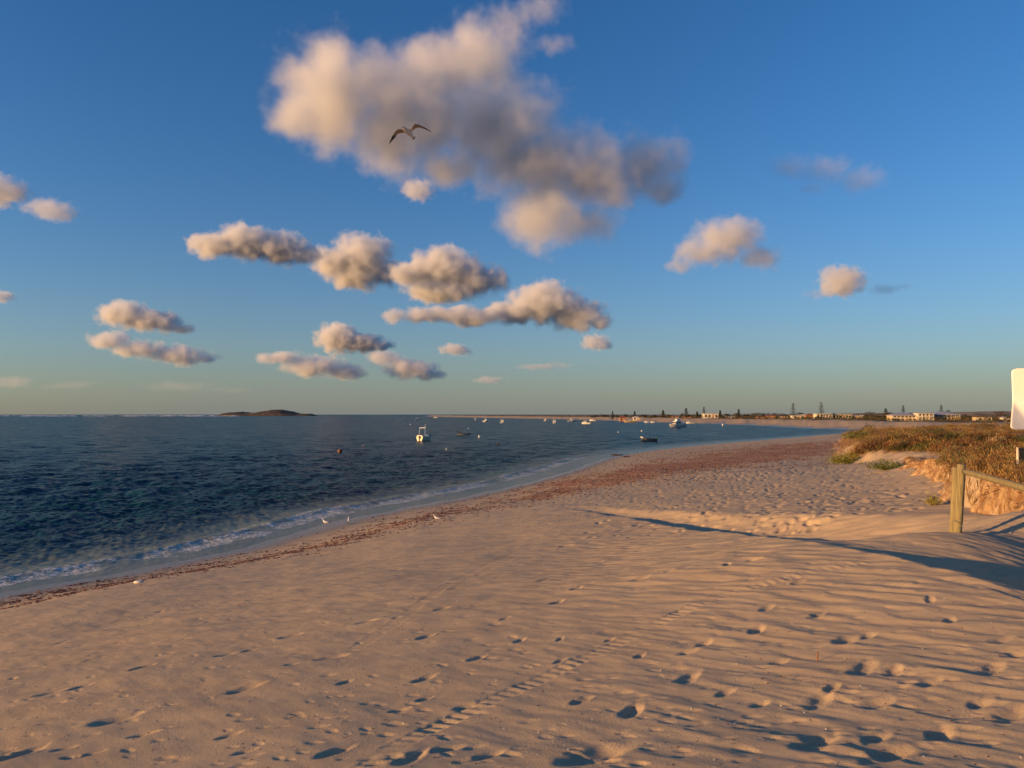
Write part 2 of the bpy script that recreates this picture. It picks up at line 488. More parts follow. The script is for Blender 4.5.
def detail_z(X, Y, s, ds):
    """footprints, wind ripples, tracks (metres)"""
    R = np.hypot(X, Y)
    dz = np.zeros(X.shape)
    dry = sstep(3, 7, s) * (1 - sstep(-.8, .3, ds))
    # long wind-laid undulations, trending from far left to near right
    a = math.radians(-46); u = X * math.cos(a) + Y * math.sin(a); v = -X * math.sin(a) + Y * math.cos(a)
    k = R < 70
    uu, vv = u[k], v[k]
    wob = .35 * gnoise(uu / 1.2, vv / 1.2, 12)
    right = .30 + 1.25 * sstep(-1.5, 4.0, X[k]) 
    rip = gnoise(uu / .60, (vv + wob * .3) / .19, 1) * .017 + gnoise(uu / .34, vv / .09, 2) * .006 + gnoise(uu / .12, vv / .07, 6) * .0022
    rip = rip * right
    und = fbm(X[k] / 1.6, Y[k] / 1.1, 3, 15) * .022 + .05 * fbm(X[k] / 5, Y[k] / 5, 2, 17)
    rough = fbm(X[k] / .42, Y[k] / .42, 3, 33) * .008 * sstep(0, 12, Y[k])
    dz[k] = (rip + rough * .6) * dry[k] + und * (.25 + .75 * dry[k])
    # footprints
    order = np.argsort(Y[k].ravel()) if False else None
    gx = np.floor(X / 1.0).astype(np.int64); gy = np.floor(Y / 1.0).astype(np.int64)
    key = gx * 100003 + gy
    srt = np.argsort(key, kind='stable'); ks = key[srt]
    for (x, y, an, L, W, D) in prints:
        ids = []
        cx0, cy0 = math.floor(x), math.floor(y)
        for i in (-1, 0, 1):
            for j in (-1, 0, 1):
                q = (cx0 + i) * 100003 + cy0 + j
                lo, hi = np.searchsorted(ks, q), np.searchsorted(ks, q, side='right')
                if hi > lo: ids.append(srt[lo:hi])
        if not ids: continue
        ids = np.concatenate(ids)
        dx = X[ids] - x; dy = Y[ids] - y
        ca, sa = math.cos(an), math.sin(an)
        p = (dx * ca + dy * sa) / L; q = (-dx * sa + dy * ca) / (W * (1 - .18 * np.clip((dx * ca + dy * sa) / L, -1, 1)))
        r = np.sqrt(p * p + q * q)
        r = r + .16 * gnoise(p * 1.4 + x * 7, q * 1.4 + y * 5, 41)
        dz[ids] += -D * (1 - sstep(.18, 1.15, r)) + D * .10 * np.exp(-((r - 1.25) / .28) ** 2) * (.5 + .7 * gnoise(p + x, q + y, 44))
    # tracks with cleats
    for ti, tr in enumerate(TRACKS):
        P = np.array([ground_hit(*q)[:2] for q in tr]); P = chaikin(P, 2)
        kk = np.where((X > P[:, 0].min() - 1) & (X < P[:, 0].max() + 1) & (Y > P[:, 1].min() - 1) & (Y < P[:, 1].max() + 1))[0]
        if not len(kk): continue
        best = np.full(len(kk), 1e9); arc = np.zeros(len(kk)); L0 = 0
        for a_, b_ in zip(P[:-1], P[1:]):
            ab = b_ - a_; ln = np.hypot(*ab)
            t = np.clip(((X[kk] - a_[0]) * ab[0] + (Y[kk] - a_[1]) * ab[1]) / ln ** 2, 0, 1)
            d = np.hypot(X[kk] - a_[0] - t * ab[0], Y[kk] - a_[1] - t * ab[1])
            m = d < best; best[m] = d[m]; arc[m] = L0 + t[m] * ln; L0 += ln
        wd = (.09, .10, .12)[ti]; dp = (.011, .005, .018)[ti]
        prof = 1 - sstep(wd * .7, wd * 1.2, best)
        fade = .55 + 1.1 * gnoise(arc / .7, arc * 0 + .5, 50 + ti)
        cl = .5 + .5 * np.sin(arc / .115 * 2 * np.pi + best * 6)
        if ti == 2: cl = 0.5
        dz[kk] += prof * fade * (-dp * .25 - dp * 1.1 * cl) + dp * .12 * np.exp(-((best - wd * 1.35) / (wd * .3)) ** 2)
    return dz

def polar(angles, radii, closed=True):
    A, R = np.meshgrid(angles, radii)
    X = (np.sin(A) * R).ravel(); Y = (np.cos(A) * R).ravel()
    na, nr = len(angles), len(radii)
    i = np.arange(nr - 1)[:, None] * na; j = np.arange(na)[None]
    j2 = (j + 1) % na
    if not closed: j = j[:, :-1]; j2 = j2[:, :-1]
    q = np.stack([i + j, i + j2, i + na + j2, i + na + j], -1).reshape(-1, 4)
    return X, Y, q

def fan_angles(nd, half=0.70, nc=70):
    dense = np.linspace(-half, half, nd)
    return np.concatenate([dense, np.linspace(half, 2 * math.pi - half, nc + 2)[1:-1]])

# ---- ground sheet
ang = fan_angles(1250)
# row spacing follows how large the ground appears from the path along the beach
pyr = [HZ + 720]
while pyr[-1] > HZ + 3:
    h = pyr[-1] - HZ
    pyr.append(pyr[-1] - np.interp(h, [3, 40, 110, 220, 420, 720], [.35, .40, .42, .6, .9, 1.6]))
rad = np.array([2.6 * F / (p - HZ) * 1.0 for p in pyr])
rad = np.concatenate([np.linspace(.4, rad[0], 16)[:-1], rad, np.geomspace(rad[-1], 90000, 90)[1:]])
GX, GY, GQ = polar(ang, rad)
c0 = len(GX); na = len(ang)
GX = np.append(GX, 0.0); GY = np.append(GY, 0.0)
tri0 = np.stack([np.full(na, c0), (np.arange(na) + 1) % na, np.arange(na)], -1)
bz, bs, bds = base_z(GX, GY)
gzv = bz + detail_z(GX, GY, bs, bds)
# weed cast up along the tide line
WEED = [(-60, 616, 1.6), (0, 604, 1.8), (100, 587, 2.0), (200, 569, 2.1), (300, 551, 2.1), (400, 524, 2.2), (500, 503, 3.2), (600, 481, 9), (690, 465, 14), (770, 453, 18), (835, 444, 20)]
WP = np.array([(*ground_hit(a, b)[:2], c) for a, b, c in WEED])
def weed_mask(X, Y, s):
    m = np.zeros(X.shape)
    for a, b in zip(WP[:-1], WP[1:]):
        ab = (b - a)[:2]
        t = np.clip(((X - a[0]) * ab[0] + (Y - a[1]) * ab[1]) / (ab @ ab), 0, 1)
        w = a[2] + (b[2] - a[2]) * t
        d = np.hypot(X - a[0] - t * ab[0], Y - a[1] - t * ab[1])
        m = np.maximum(m, np.exp(-(d / w) ** 2))
    m = m * sstep(.8, 2.2, s)
    return m * (.55 + .45 * sstep(20, 60, Y))
k = GY > 5
weed = np.zeros(GX.shape); weed[k & (GY < 320)] = weed_mask(GX[k & (GY < 320)], GY[k & (GY < 320)], bs[k & (GY < 320)])
RR = np.hypot(GX, GY)
veg = sstep(.2, 2.0, bds - np.interp(GY, [26, 33, 46, 58], [0, 1.6, 2.4, 0]) + .8 * gnoise(GX / 2, GY / 2, 61)) * (1 - sstep(215, 240, GY)) * np.interp(GY, [0, 40, 300], [1, 1, .9])
farveg = (1 - .75 * sstep(700, 900, GY) * sstep(-.1, .2, gnoise(GX / 60, GY / 200, 77) + .1)) * (1 - (GX > 110) * sstep(225, 240, GY + 12 * gnoise(GX / 30, GY / 12, 64)) * (1 - sstep(360, 400, GY))) * sstep(38, 60, bs + 8 * gnoise(GX / 30, GY / 30, 62)) * sstep(190, 260, RR) * (GX > -400)
veg = np.maximum(veg, farveg)
sandsub = bs < -60
drop = np.all((bs[GQ] < -200), axis=1) & (RR[GQ[:, 0]] < 1e9) & False
wet = 1 - sstep(.6, 2.6, bs + .5 * gnoise(GX / 3, GY / 3, 63))

s = N('beach_sand')
P = s.obj()
n1 = s.noise(1.3, 6, .6, P); n2 = s.noise(.16, 4, .5, P); n3 = s.noise(420, 3, .7, P); n4 = s.noise(55, 4, .65, P)
c = s.ramp(n1, [(.25, (.45, .32, .185)), (.75, (.59, .435, .26))])
c = s.mix(s.math('MULTIPLY', s.math('SUBTRACT', n2, .45, True), 1.2, True), c, (.50, .385, .245))
c = s.mix(.42, c, s.ramp(n3, [(.3, (.25, .175, .105)), (.7, (.71, .56, .38))]))
specks = s.ramp(s.noise(38, 2, .5, P), [(.70, 0.0), (.74, 1.0)])
c = s.mix(s.math('MULTIPLY', specks, .25), c, (.12, .08, .06))
# dark weed fragments
wv = s.n('Mapping'); s.l(P, wv.inputs[0]); wv.inputs['Rotation'].default_value = (0, 0, math.radians(-58)); wv.inputs['Scale'].default_value = (1.0, .38, 1)
w1 = s.noise(.40, 8, .74, wv.outputs[0]); w2 = s.noise(7, 5, .7, P)
wm = s.math('ADD', s.math('MULTIPLY', w1, .70), s.math('MULTIPLY', w2, .30))
wm = s.math('ADD', wm, s.math('MULTIPLY', s.math('SUBTRACT', s.at('weed'), 1.0), .30))
wm = s.ramp(wm, [(.40, 0.0), (.47, 1.0)])
wm = s.math('MULTIPLY', wm, s.ramp(s.at('weed'), [(.05, 0.0), (.2, 1.0)]))
wcol = s.ramp(s.noise(2.3, 4, .6, P), [(.35, (.24, .075, .03)), (.65, (.50, .21, .09))])
c = s.mix(s.math('MULTIPLY', wm, .72), c, wcol)
c = s.mix(s.math('MULTIPLY', s.at('dunesand'), .8), c, (.62, .42, .22))
# ground under the scrub
vcol = s.ramp(s.noise(.5, 6, .65, P), [(.3, (.10, .055, .022)), (.5, (.20, .12, .05)), (.7, (.34, .23, .12))])
c = s.mix(s.at('veg'), c, vcol)
wetf = s.at('wet')
c = s.mix(s.math('MULTIPLY', wetf, .62), c, (.12, .09, .065))
ro = s.math('SUBTRACT', .95, s.math('MULTIPLY', wetf, .68))
h = s.math('ADD', s.math('MULTIPLY', n3, .35), s.math('ADD', s.math('MULTIPLY', n4, 1.0), s.math('MULTIPLY', wm, 2.5)))
sand_mat = s.pbr(c, ro, bump=h, strength=.9, dist=.007)
s.b.inputs['Specular IOR Level'].default_value = .25
s.l(s.math('ADD', .12, s.math('MULTIPLY', wetf, .4)), s.b.inputs['Specular IOR Level'])
ground = mesh_np('ground', np.stack([GX, GY, gzv], -1), GQ, tri0, sand_mat)
attr(ground, 'dunesand', sstep(3, 9, bs) * sstep(190, 260, RR)); attr(ground, 'weed', weed); attr(ground, 'veg', veg); attr(ground, 'wet', wet)
tag(ground, kind='structure')

# ---- sea
sang = fan_angles(1150, .72, 60)
pyr = [HZ + 215]
while pyr[-1] > HZ + 1.2:
    h = pyr[-1] - HZ
    pyr.append(pyr[-1] - np.interp(h, [1, 10, 60, 215], [.13, .22, .28, .42]))
srad = np.array([CAMZ * F / (p - HZ) for p in pyr])
srad = np.concatenate([np.geomspace(9, srad[0], 14)[:-1], srad, np.geomspace(srad[-1], 95000, 40)[1:]])
SX, SY, SQ = polar(sang, srad)
ss = -shore_s(SX, SY)
keep = (ss[SQ] > -1.2).any(axis=1)
SQ = SQ[keep]
used = np.unique(SQ); remap = np.full(len(SX), -1); remap[used] = np.arange(len(used))
SX, SY, ss, SQ = SX[used], SY[used], ss[used], remap[SQ]
R = np.hypot(SX, SY)
cell = np.maximum(R * R / (F * CAMZ) * .3, R * .0013)
sz = np.zeros(SX.shape)
rw = np.random.default_rng(21)
main = math.radians(-115)
for i in range(70):
    lam = .35 * (8 / .35) ** (rw.random() ** 1.3)
    th = main + rw.normal() * .75
    kx, ky = math.sin(th) * 2 * math.pi / lam, math.cos(th) * 2 * math.pi / lam
    # effective wavelength across the view rows
    amp = .0085 * lam ** .55 * np.clip(1.6 - cell * 2.2 / lam, 0, 1)
    ph = kx * SX + ky * SY + rw.random() * 6.28 + 1.3 * gnoise(SX / (lam * 5), SY / (lam * 5), i)
    w = np.sin(ph); sz += amp * (w + .28 * np.cos(2 * ph))
shal = sstep(0, 14, ss)
sz *= (.10 + .90 * shal) * (.75 + .5 * gnoise(SX / 25, SY / 40, 88))
br = np.exp(-((ss + np.interp(SY, [22, 36, 55, 90], [.7, .2, -.6, -1.2]) - 3.2 - .7 * gnoise(SX / 5, SY / 5, 71)) / .55) ** 2) * .06 + np.exp(-((ss - 10 - 1.5 * gnoise(SX / 9, SY / 9, 72)) / .9) ** 2) * .07
sz += br * (1 - sstep(110, 200, SY))
sz += .004
fo = np.interp(SY, [22, 36, 55, 90], [.7, .2, -.6, -1.2])
foam = sstep(.9, 1.5, fo + ss + .6 * gnoise(SX / 1.7, SY / 1.7, 73)) * (1 - sstep(3.0, 4.4, fo + ss + .9 * gnoise(SX / 4, SY / 4, 74)))
foam *= .55 + .45 * sstep(-.7, 0, gnoise(SX / 6, SY / 6, 79) + .5 * gnoise(SX / 1.5, SY / 1.5, 80))
foam *= 1 - .9 * sstep(95, 130, SY)
s = N('sea_water'); P = s.obj()
sh = s.at('shallow')
deepc = s.ramp(s.noise(.02, 3, .5, P), [(.4, (.006, .032, .052)), (.62, (.010, .054, .070))])
c = s.mix(s.ramp(sh, [(0, 1.0), (.5, .38), (1, 0.0)]), deepc, (.23, .25, .20))
fn = s.n('Mapping'); s.l(P, fn.inputs[0]); fn.inputs['Scale'].default_value = (1, 1, 1)
f1 = s.noise(2.4, 8, .78, P); f2 = s.noise(11, 4, .7, P)
fm = s.math('ADD', s.math('MULTIPLY', f1, .5), s.math('MULTIPLY', f2, .5))
fm = s.math('ADD', fm, s.math('MULTIPLY', s.math('SUBTRACT', s.at('foam'), 1), .45))
fmask = s.ramp(fm, [(.485, 0.0), (.535, 1.0)])
c = s.mix(s.math('MULTIPLY', fmask, .95), c, (.84, .79, .70))
b1 = s.noise(1.5, 5, .65, P); b2 = s.noise(.22, 5, .6, P); b3 = s.noise(6, 3, .6, P)
h = s.math('ADD', s.math('MULTIPLY', b1, .5), s.math('ADD', s.math('MULTIPLY', b2, 2.0), s.math('MULTIPLY', b3, .12)))
h = s.math('MULTIPLY', h, s.ramp(sh, [(0, .12), (1, 1.0)]))
ro = s.math('ADD', .24, s.math('MULTIPLY', fmask, .6))
sea_mat = s.pbr(c, ro)
# small wavelets: the slope of the water surface varies everywhere
g1 = s.n('TexNoise'); g1.inputs['Scale'].default_value = 3.3; g1.inputs['Detail'].default_value = 5; g1.inputs['Roughness'].default_value = .62
g2 = s.n('TexNoise'); g2.inputs['Scale'].default_value = .33; g2.inputs['Detail'].default_value = 3
mpw = s.n('Mapping'); s.l(P, mpw.inputs[0]); mpw.inputs['Rotation'].default_value = (0, 0, math.radians(25)); mpw.inputs['Scale'].default_value = (.7, 1.2, 1)
s.l(mpw.outputs[0], g1.inputs['Vector']); s.l(mpw.outputs[0], g2.inputs['Vector'])
def vm(op, a, b):
    nd = s.n('VectorMath', operation=op)
    for i_, v_ in enumerate((a, b)):
        if isinstance(v_, tuple): nd.inputs[i_].default_value = v_
        elif v_ is not None: s.l(v_, nd.inputs[i_])
    return nd
v1 = vm('SUBTRACT', g1.outputs['Color'], (.5, .5, .5)); v2 = vm('SUBTRACT', g2.outputs['Color'], (.5, .5, .5))
v2m = vm('MULTIPLY', v2.outputs[0], (.8, .8, .0)); v1m = vm('MULTIPLY', v1.outputs[0], (1.35, 1.6, .0))
vs = vm('ADD', v1m.outputs[0], v2m.outputs[0])
sc_ = s.n('VectorMath', operation='SCALE'); s.l(vs.outputs[0], sc_.inputs[0]); s.l(s.ramp(sh, [(0, .10), (.7, .8), (1, 1.0)]), sc_.inputs['Scale'])
ge = s.n('NewGeometry'); nn = vm('ADD', ge.outputs['Normal'], sc_.outputs[0]); nn2 = vm('NORMALIZE', nn.outputs[0], None)
s.l(nn2.outputs[0], s.b.inputs['Normal'])
s.b.inputs['IOR'].default_value = 1.055
sea = mesh_np('sea', np.stack([SX, SY, sz], -1), SQ, None, sea_mat)
attr(sea, 'foam', foam); attr(sea, 'shallow', sstep(.3, 11, ss))
tag(sea, kind='structure')
# ------------------------------------------------------------------ eroded face of the dune
def chain_at(P, n):
    seg = np.hypot(*np.diff(P, axis=0).T); L = np.r_[0, np.cumsum(seg)]
    t = np.linspace(0, L[-1], n)
    return np.stack([np.interp(t, L, P[:, 0]), np.interp(t, L, P[:, 1])], -1), t
face_line = chaikin([(9.62, 10.5), (9.62, 14.2), (10.35, 16.7), (13.5, 22.4), (15.75, 27.9), (18.6, 34.2), (19.6, 36.3)], 2)
FP, FT = chain_at(face_line, 1000)
tan = np.gradient(FP, axis=0); tan /= np.hypot(*tan.T)[:, None]
nrm = np.stack([-tan[:, 1], tan[:, 0]], -1)              # towards the sea
nh = 34; H = np.linspace(0, 1, nh)
toez = base_z(FP[:, 0] + nrm[:, 0] * .5, FP[:, 1] + nrm[:, 1] * .5)[0] - .06
topz = base_z(FP[:, 0] - nrm[:, 0] * 1.0, FP[:, 1] - nrm[:, 1] * 1.0)[0] + .05
T, HH = np.meshgrid(FT, H)
lean = .42 * (1 - HH) ** 2.2 * (.5 + .8 * np.abs(gnoise(T / .8, HH * .3, 5))) - .22 * HH - .05
flute = .26 * np.abs(gnoise(T / .36, HH * .35, 1)) + .16 * gnoise(T / .15, HH * 1.2, 2) + .06 * gnoise(T / .07, HH * 6, 3) + .45 * gnoise(T / 2.1, HH * .4, 4)
slump = .09 * sstep(.0, .35, HH) * gnoise(T / .6, HH * 2.5, 8)
off = lean + flute * sstep(0, .15, HH) * (1 - .5 * sstep(.85, 1, HH)) + slump
off[-1] -= .5
zz = toez[None] + (topz - toez)[None] * HH + .05 * gnoise(T / .5, HH, 6)
VX = FP[None, :, 0] + nrm[None, :, 0] * off; VY = FP[None, :, 1] + nrm[None, :, 1] * off
i = np.arange(nh - 1)[:, None] * 1000; j = np.arange(999)[None]
q = np.stack([i + j, i + j + 1, i + 1000 + j + 1, i + 1000 + j], -1).reshape(-1, 4)
s = N('packed_dune_sand'); P = s.obj()
c = s.ramp(s.noise(2.2, 6, .65, P), [(.3, (.24, .135, .065)), (.5, (.38, .245, .125)), (.7, (.48, .345, .205))])
mpr = s.n('Mapping'); s.l(P, mpr.inputs[0]); mpr.inputs['Scale'].default_value = (1, 1, .22)
roots = s.ramp(s.noise(7, 5, .7, mpr.outputs[0]), [(.47, 0.0), (.60, 1.0)])
c = s.mix(s.math('MULTIPLY', roots, .75), c, (.17, .075, .03))
m_face = s.pbr(c, .95, bump=s.noise(24, 5, .7, P), strength=.7, dist=.04)
o = mesh_np('dune_face', np.stack([VX.ravel(), VY.ravel(), zz.ravel()], -1), q[:, ::-1], None, m_face)
tag(o, kind='structure')

# ------------------------------------------------------------------ scrub on the dune
s = N('scrub_leaf')
c = s.at('tint', True)
b = s.n('BsdfDiffuse'); s.l(c, b.inputs[0]); tr = s.n('BsdfTranslucent'); s.l(c, tr.inputs[0])
mx = s.n('MixShader'); mx.inputs[0].default_value = .25
s.l(b.outputs[0], mx.inputs[1]); s.l(tr.outputs[0], mx.inputs[2]); s.l(mx.outputs[0], s.out.inputs[0])
m_leaf = s.m
rs = np.random.default_rng(77)
def leaves(C, size, up=0.0, lean=1.0):
    """one narrow leaf (a kinked pair of triangles) at every centre; size per leaf"""
    n = len(C)
    d = rs.normal(size=(n, 3)) * lean; d[:, 2] = np.abs(d[:, 2]) + up; d /= np.linalg.norm(d, axis=1)[:, None]
    w = np.cross(d, rs.normal(size=(n, 3))); w /= np.linalg.norm(w, axis=1)[:, None]
    L = size[:, None]; W = L * .075
    a = C; t = C + d * L; m1 = C + d * L * .5 + w * W; m2 = C + d * L * .5 - w * W
    V = np.stack([a, m1, t, m2], 1).reshape(-1, 3)
    Q = np.arange(n * 4).reshape(-1, 4)
    return V, Q
PAL = np.array([(.26,.165,.06), (.17,.09,.04), (.13,.115,.04), (.06,.065,.025), (.30,.21,.10), (.095,.055,.028), (.10,.095,.05)])
def scrub(name, npl, xr, yr, hts, nl, lsz, test, weights_fn):
    cx, cyy = [], []
    while len(cx) < npl:
        y = yr[0] * (yr[1] / yr[0]) ** rs.random(npl * 3); x = rs.uniform(0, 1, npl * 3) * y * .95
        d = dune_s(x, y); ok = test(x, y, d)
        cx += list(x[ok]); cyy += list(y[ok])
    cx = np.array(cx[:npl]); cyy = np.array(cyy[:npl])
    cz = base_z(cx, cyy)[0]
    rr = rs.uniform(.5, 1.25, npl) * np.interp(cyy, yr, (hts[0], hts[1])); hh = rr * rs.uniform(.25, 1.0, npl)
    pn = fbm(cx / 7, cyy / 11, 3, 91); 
    V, Q, Cc = [], [], []; nv = 0
    for i in range(npl):
        n = nl
        u = rs.normal(size=(n, 3)); u /= np.linalg.norm(u, axis=1)[:, None]; u[:, 2] = np.abs(u[:, 2])
        rad_ = rs.random(n) ** .33
        lump = 1 + .35 * np.sin(u[:, 0] * 5 + i) * np.sin(u[:, 1] * 5 + 2 * i)
        Cn = u * (rad_ * lump)[:, None] * np.array([rr[i], rr[i], hh[i]]) + np.array([cx[i], cyy[i], cz[i] - .04])
        v, qd = leaves(Cn, rs.uniform(.6, 1.3, n) * lsz * np.interp(cyy[i], yr, (1, 3.2)), up=.8)
        V.append(v); Q.append(qd + nv); nv += len(v)
        w = weights_fn(pn[i], cyy[i]); base = PAL[rs.choice(len(PAL), p=w)]
        col = 1.25 * base * (1 + .35 * rs.normal(size=(n, 1))).clip(.4, 1.8) * (1 + .08 * rs.normal(size=(n, 3)))
        Cc.append(np.repeat(col.clip(0.01, .7), 4, axis=0))
    o = mesh_np(name, np.concatenate(V), np.concatenate(Q), None, m_leaf, smooth=False)
    attr_col(o, 'tint', np.concatenate(Cc))
    return o
def wf(p, y):
    w = np.array([1.6, 1.1, .6, .35, .8, .9, .5])
    if p > .22: w = np.array([.9, .5, 1.8, 1.2, .5, .6, 1.0])
    elif p < -.22: w = np.array([1.0, 2.4, .2, .2, .3, 1.8, .2])
    if 40 < y < 72 and p > -.15: w = w * np.array([.3, .4, 1.6, 3.5, .2, 2.2, 1.2])  # more dark green leaves, putting shadow patches into the scrub colour
    if 72 <= y < 125: w = w * np.array([1, 2.2, .6, .5, .8, 1.2, .6])
    return w / w.sum()
sc1 = scrub('dune_scrub', 1900, None, (13, 60), (.42, .75), 400, .08, lambda x, y, d: (d > np.interp(y, [24, 33, 46, 58], [.3, 2.4, 3.4, .4])) & (x < y * .95), wf)
tag(sc1, 'dry brown and olive scrub covering the top of the dune', kind='stuff')
sc2 = scrub('dune_scrub', 1500, None, (55, 215), (.8, 1.4), 130, .12, lambda x, y, d: (d > .8) & (y < 222), wf)
tag(sc2, 'low rust and olive heath on the far part of the dune', kind='stuff')
# straw grass standing along the rim
n = 9000
yy = 13 * (75 / 13) ** rs.random(n * 6); xx = rs.uniform(0, 1, n * 6) * yy; d = dune_s(xx, yy); ok = np.where((d > -.1 + np.interp(yy, [24, 33, 46, 58], [0, 2.0, 3.0, 0])) & (d < 3.0 + .05 * yy))[0][:n]
bx, by = xx[ok], yy[ok]; bz_ = base_z(bx, by)[0]
C = np.stack([bx, by, bz_ - .02], -1); C = np.repeat(C, 5, 0) + rs.normal(size=(len(C) * 5, 3)) * (.05, .05, 0)
v, qd = leaves(C, rs.uniform(.16, .40, len(C)), up=1.6, lean=.6)
V4 = v.reshape(-1, 4, 3); mid = (V4[:, 1] + V4[:, 3]) / 2; V4[:, 1] = mid + (V4[:, 1] - mid) * .3; V4[:, 3] = mid + (V4[:, 3] - mid) * .3
o = mesh_np('dry_grass', V4.reshape(-1, 3), qd, None, m_leaf, smooth=False)
attr_col(o, 'tint', np.repeat((np.array([(.28, .18, .08)]) * (1 + .3 * rs.normal(size=(len(C), 1)))).clip(.05, .6), 4, axis=0))
tag(o, 'straw coloured grass along the rim of the dune', kind='stuff')

m_bark = mat('bark', (.12, .085, .06), .9)
def bush(px, py, r, h, col, label, n=900, lsz=.09, Y=None, group=None, stretch=1.0, name='shrub'):
    if Y is None: x, y, z = ground_hit(px, py)
    else:
        p = at(px, py, Y); x, y = p.x, p.y; z = gz(x, y)
    root = empty(name, (x, y, z)); tag(root, label, 'shrub', group)
    m = MB()
    for k in range(6):
        a = k * 1.05 + rs.random(); m.rod((0, 0, -.05), (math.cos(a) * r * .5 * stretch, math.sin(a) * r * .5, h * .6), .018 * (r + .3), .006, 5)
    m.build('stem', m_bark, root)
    u = rs.normal(size=(n, 3)); u /= np.linalg.norm(u, axis=1)[:, None]; u[:, 2] = np.abs(u[:, 2])
    lump = 1 + .3 * np.sin(u[:, 0] * 6 + px) * np.sin(u[:, 1] * 5) + .2 * rs.normal(size=n) * .5
    C = u * (rs.random(n) ** .4 * lump)[:, None] * np.array([r * stretch, r, h])
    v, qd = leaves(C, rs.uniform(.6, 1.3, n) * lsz, up=.6)
    V4 = v.reshape(-1, 4, 3); mid = (V4[:, 1] + V4[:, 3]) / 2
    for q_ in (1, 3): V4[:, q_] = mid + (V4[:, q_] - mid) * 1.6
    o = mesh_np('foliage', V4.reshape(-1, 3), qd, None, m_leaf, smooth=False, parent=root)
    attr_col(o, 'tint', np.repeat((np.array([col]) * (1 + .3 * rs.normal(size=(n, 1)))).clip(.01, .6), 4, axis=0))
    return root
# roots and grass hanging over the eroded face
n = 1500; ii = rs.integers(5, 995, n); hk = 1 - rs.random(n) ** 1.6 * .75
jj = (hk * (nh - 1)).astype(int)
C = np.stack([VX[jj, ii], VY[jj, ii], zz[jj, ii]], -1)
C = C[(gnoise(FT[ii] / 1.3, FT[ii] * 0 + 3.3, 12) > -.12)]
C = np.repeat(C, 5, 0) + rs.normal(size=(len(C) * 5, 3)) * (.04, .04, .03)
v, qd = leaves(C, rs.uniform(.05, .13, len(C)), up=0, lean=1)
V4 = v.reshape(-1, 4, 3); V4[:, :, 2] = np.where(rs.random(len(V4))[:, None] < .6, 2 * V4[:, :1, 2] - V4[:, :, 2], V4[:, :, 2])
o = mesh_np('hanging_roots', V4.reshape(-1, 3), qd, None, m_leaf, smooth=False)
attr_col(o, 'tint', np.repeat(np.array([(.20, .10, .045), (.12, .055, .03), (.26, .17, .08)])[rs.choice(3, len(C))], 4, axis=0))
tag(o, 'dry roots and grass hanging over the eroded dune face', kind='stuff')
bush(846, 464, 1.25, .75, (.17, .17, .03), 'bright green low bush at the seaward foot of the dune, nearest the seaweed', 1600, .16, stretch=1.1)
bush(886, 470, .75, .42, (.12, .14, .03), 'small green shrub creeping down the sandy slope of the dune', 900, .13, stretch=1.3)
bush(933, 505, .20, .20, (.28, .24, .07), 'tiny yellowish tuft alone on bare sand left of the leaning post', 400, .07)
bush(868, 431, 1.3, 1.5, (.035, .04, .02), 'dark round bush on the seaward tip of the dune', 900, .3, Y=140)
bush(1007, 452, .42, .42, (.30, .23, .10), 'pale yellow bush left of the dark notice board', 1100, .09, Y=19)
bush(858, 446, 1.5, .8, (.13, .14, .04), 'olive bush on the flank of the dune above the bright green one', 900, .24, Y=75)

# ------------------------------------------------------------------ fence
s = N('weathered_pine'); P = s.obj()
mp = s.n('Mapping'); s.l(P, mp.inputs[0]); mp.inputs['Scale'].default_value = (14, 14, .9)
g = s.noise(3, 6, .65, mp.outputs[0])
c = s.ramp(g, [(.3, (.13, .10, .045)), (.55, (.25, .20, .09)), (.75, (.34, .28, .14))])
m_log = s.pbr(c, .85, bump=g, strength=.6, dist=.01)
m_rail = m_log
def log(m, a, b, r0, r1, n=14, seg=10, seed=0):
    a, b = Vector(a), Vector(b); d = (b - a); q = d.to_track_quat('Z', 'Y'); rr = random.Random(seed)
    ph = [rr.uniform(-.06, .06) for _ in range(n)]
    rings = []
    for i in range(seg + 1):
        t = i / seg; r = r0 + (r1 - r0) * t; bow = .012 * math.sin(t * 3.1)
        rings.append([a + d * t + q @ Vector((math.cos(2 * math.pi * k / n) * r * (1 + ph[k] + rr.uniform(-.015, .015)) + bow, math.sin(2 * math.pi * k / n) * r * (1 + ph[k]), 0)) for k in range(n)])
    top = [a + d * 1.0 + q @ Vector((math.cos(2 * math.pi * k / n) * r1 * .82, math.sin(2 * math.pi * k / n) * r1 * .82, r1 * .10)) for k in range(n)]
    rings.append(top); m.loft(rings)
post_b = at(954.5, 533, 11.5); post_t = at(961.5, 464.5, 11.35)
fence = empty('fence', (post_b.x, post_b.y, post_b.z)); O = Vector(fence.location)
tag(fence, 'leaning weathered log post with one sloping rail in front of the dune face', 'fence')
m = MB(); log(m, Vector((0, 0, -.35)) - (post_t - post_b) * .0, post_t - O, .066, .058, seed=1); m.build('post', m_log, fence, smooth=True)
b2_ = at(951.5, 528, 11.75); t2_ = at(955.5, 467.5, 11.7)
m = MB(); log(m, b2_ - O - Vector((0, 0, .3)), t2_ - O, .048, .045, seed=2); m.build('brace_post', m_log, fence, smooth=True)
r1_ = at(963, 471, 11.36); r2_ = at(1040, 492.5, 8.3)
m = MB(); log(m, r1_ - O, r2_ - O, .042, .045, n=10, seed=3); m.build('rail', m_rail, fence, smooth=True)
m = MB()
pts = [at(953.5, 520, 11.30), at(958, 522, 11.33), at(961, 524, 11.4), at(963, 527, 11.4), at(960, 529, 11.3), at(957, 527, 11.28)]
for a, b in zip(pts[:-1], pts[1:]): m.rod(a - O, b - O, .006, .006, 6)
